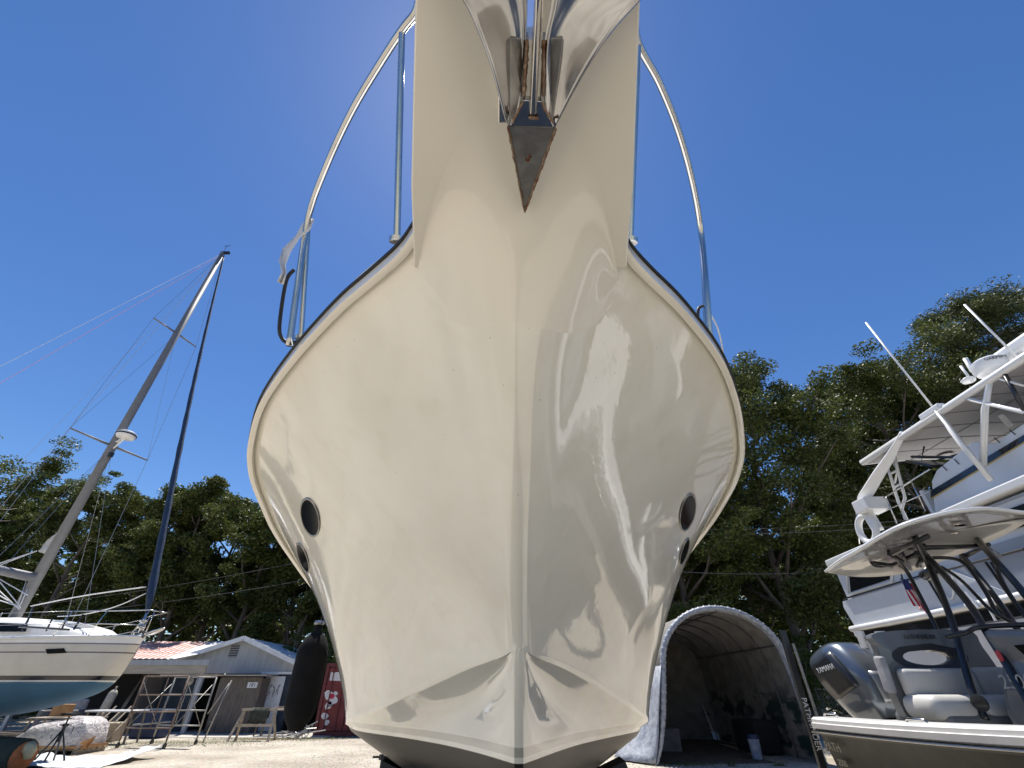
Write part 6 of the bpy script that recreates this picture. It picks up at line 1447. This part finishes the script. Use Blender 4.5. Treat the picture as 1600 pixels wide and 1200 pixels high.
# ================================================================ stands of the big boat
for (x, y, s, l) in ((-1.30, 5.2, -1, 'jack stand with dark pad under the left chine of the cream boat'), (1.05, 5.2, 1, 'jack stand under the right chine of the cream boat, threaded screw showing'), (-1.75, 8.5, -1, 'jack stand further back on the left of the cream boat'), (1.2, 8.5, 1, 'jack stand further back on the right of the cream boat')):
    jack_stand(l, (x + bx(y) + .2 - s * .0, y, 0), .98, .3, .30, (-s * .22, 0))
q = MB()
for z in (.1, .3, .5, .68): q.box((bx(5), 4.9, z), (.7 if int(z * 10) % 4 else .4, .4, .19))
tag(q.build('keel_blocks', M['wood']), 'stacked timber blocks under the keel of the cream boat', 'blocks')
q = MB()
for z in (.1, .3, .5, .67): q.box((bx(9), 9, z), (.7, .4, .19))
tag(q.build('keel_blocks', M['wood']), 'second stack of keel blocks, further aft under the cream boat', 'blocks')
# ================================================================ loose stones, weeds
def scatter_stones(name, label, n, x0, x1, y0, y1, smin, smax, m, seed):
    rg = np.random.default_rng(seed); P = np.stack([rg.uniform(x0, x1, n), rg.uniform(y0, y1, n), np.zeros(n)], 1)
    s = rg.uniform(smin, smax, (n, 1)) ** 1.0; base = np.array([(1, 0, .2), (0, 1, .2), (-1, 0, .2), (0, -1, .2), (0, 0, .9)])
    an = rg.uniform(0, 6.28, n); ca, sa = np.cos(an), np.sin(an); V = []
    for b_ in base:
        j = rg.uniform(.6, 1.3, (n, 3)); b2 = b_ * j; v = np.stack([b2[:, 0] * ca - b2[:, 1] * sa, b2[:, 0] * sa + b2[:, 1] * ca, b2[:, 2] * .7], 1) * s + P; V.append(v)
    V = np.stack(V, 1).reshape(-1, 3); o5 = np.arange(n)[:, None] * 5
    F = np.concatenate([o5 + np.array(f) for f in ((0, 1, 4), (1, 2, 4), (2, 3, 4), (3, 0, 4))], 0).astype(np.int32)
    me = bpy.data.meshes.new(name); me.vertices.add(len(V)); me.vertices.foreach_set('co', V.astype(np.float32).ravel())
    me.loops.add(F.size); me.loops.foreach_set('vertex_index', F.ravel()); me.polygons.add(len(F)); me.polygons.foreach_set('loop_start', np.arange(0, F.size, 3, dtype=np.int32)); me.update(); me.validate(); me.materials.append(m)
    o = bpy.data.objects.new(name, me); col.objects.link(o); o['kind'] = 'stuff'; o['label'] = label; o['category'] = name.replace('_', ' '); return o
M['stone'] = mat('pale_stone', (.56, .51, .43), .9, c2=(.24, .20, .16), scale=3)
M['stone2'] = mat('dark_stone', (.16, .14, .12), .9, c2=(.30, .26, .2), scale=5)
scatter_stones('loose_gravel', 'pale loose gravel scattered over the yard', 16000, -16, 9, 10.5, 24, .008, .03, M['stone'], 1)
scatter_stones('dark_gravel', 'darker bits of stone and debris scattered over the yard', 5000, -16, 9, 10.5, 25, .008, .028, M['stone2'], 2)
def grass(name, label, patches, seed):
    rg = np.random.default_rng(seed); V = []; 
    for (x, y, rx, ry, n, h) in patches:
        P = np.stack([x + rg.normal(size=n) * rx, y + rg.normal(size=n) * ry, np.zeros(n)], 1); a = rg.uniform(0, 6.28, n); w_ = np.stack([np.cos(a), np.sin(a), 0 * a], 1) * .006
        t = P + np.stack([rg.normal(size=n) * .05, rg.normal(size=n) * .05, h * rg.uniform(.4, 1.2, n)], 1); V.append(np.stack([P - w_, P + w_, t], 1).reshape(-1, 3))
    V = np.concatenate(V); me = bpy.data.meshes.new(name); me.vertices.add(len(V)); me.vertices.foreach_set('co', V.astype(np.float32).ravel()); n = len(V) // 3
    me.loops.add(3 * n); me.loops.foreach_set('vertex_index', np.arange(3 * n, dtype=np.int32)); me.polygons.add(n); me.polygons.foreach_set('loop_start', np.arange(0, 3 * n, 3, dtype=np.int32)); me.update(); me.materials.append(M['leaf3'])
    o = bpy.data.objects.new(name, me); col.objects.link(o); o['kind'] = 'stuff'; o['label'] = label; o['category'] = 'grass'
grass('grass', 'thin dry grass and weeds around the scaffold and the shed', [(-12.5, 20.8, 1.6, .5, 2500, .07), (-10.5, 22.3, 1.5, .3, 1500, .06), (-14.5, 19.3, 1.2, .4, 1200, .06), (5.7, 15.0, .08, .05, 60, .14), (6.9, 14.9, .1, .05, 80, .15), (4.6, 15.1, .5, .1, 200, .08), (-8, 22.8, .8, .2, 500, .07)], 3)
# fallen leaves drifting along the slab
scatter_stones('fallen_leaves', 'brown fallen leaves along the edge of the shed slab', 900, -13, -8.5, 22.4, 23.3, .02, .05, mat('dry_leaves', (.16, .10, .06), .9, var=.4), 4)
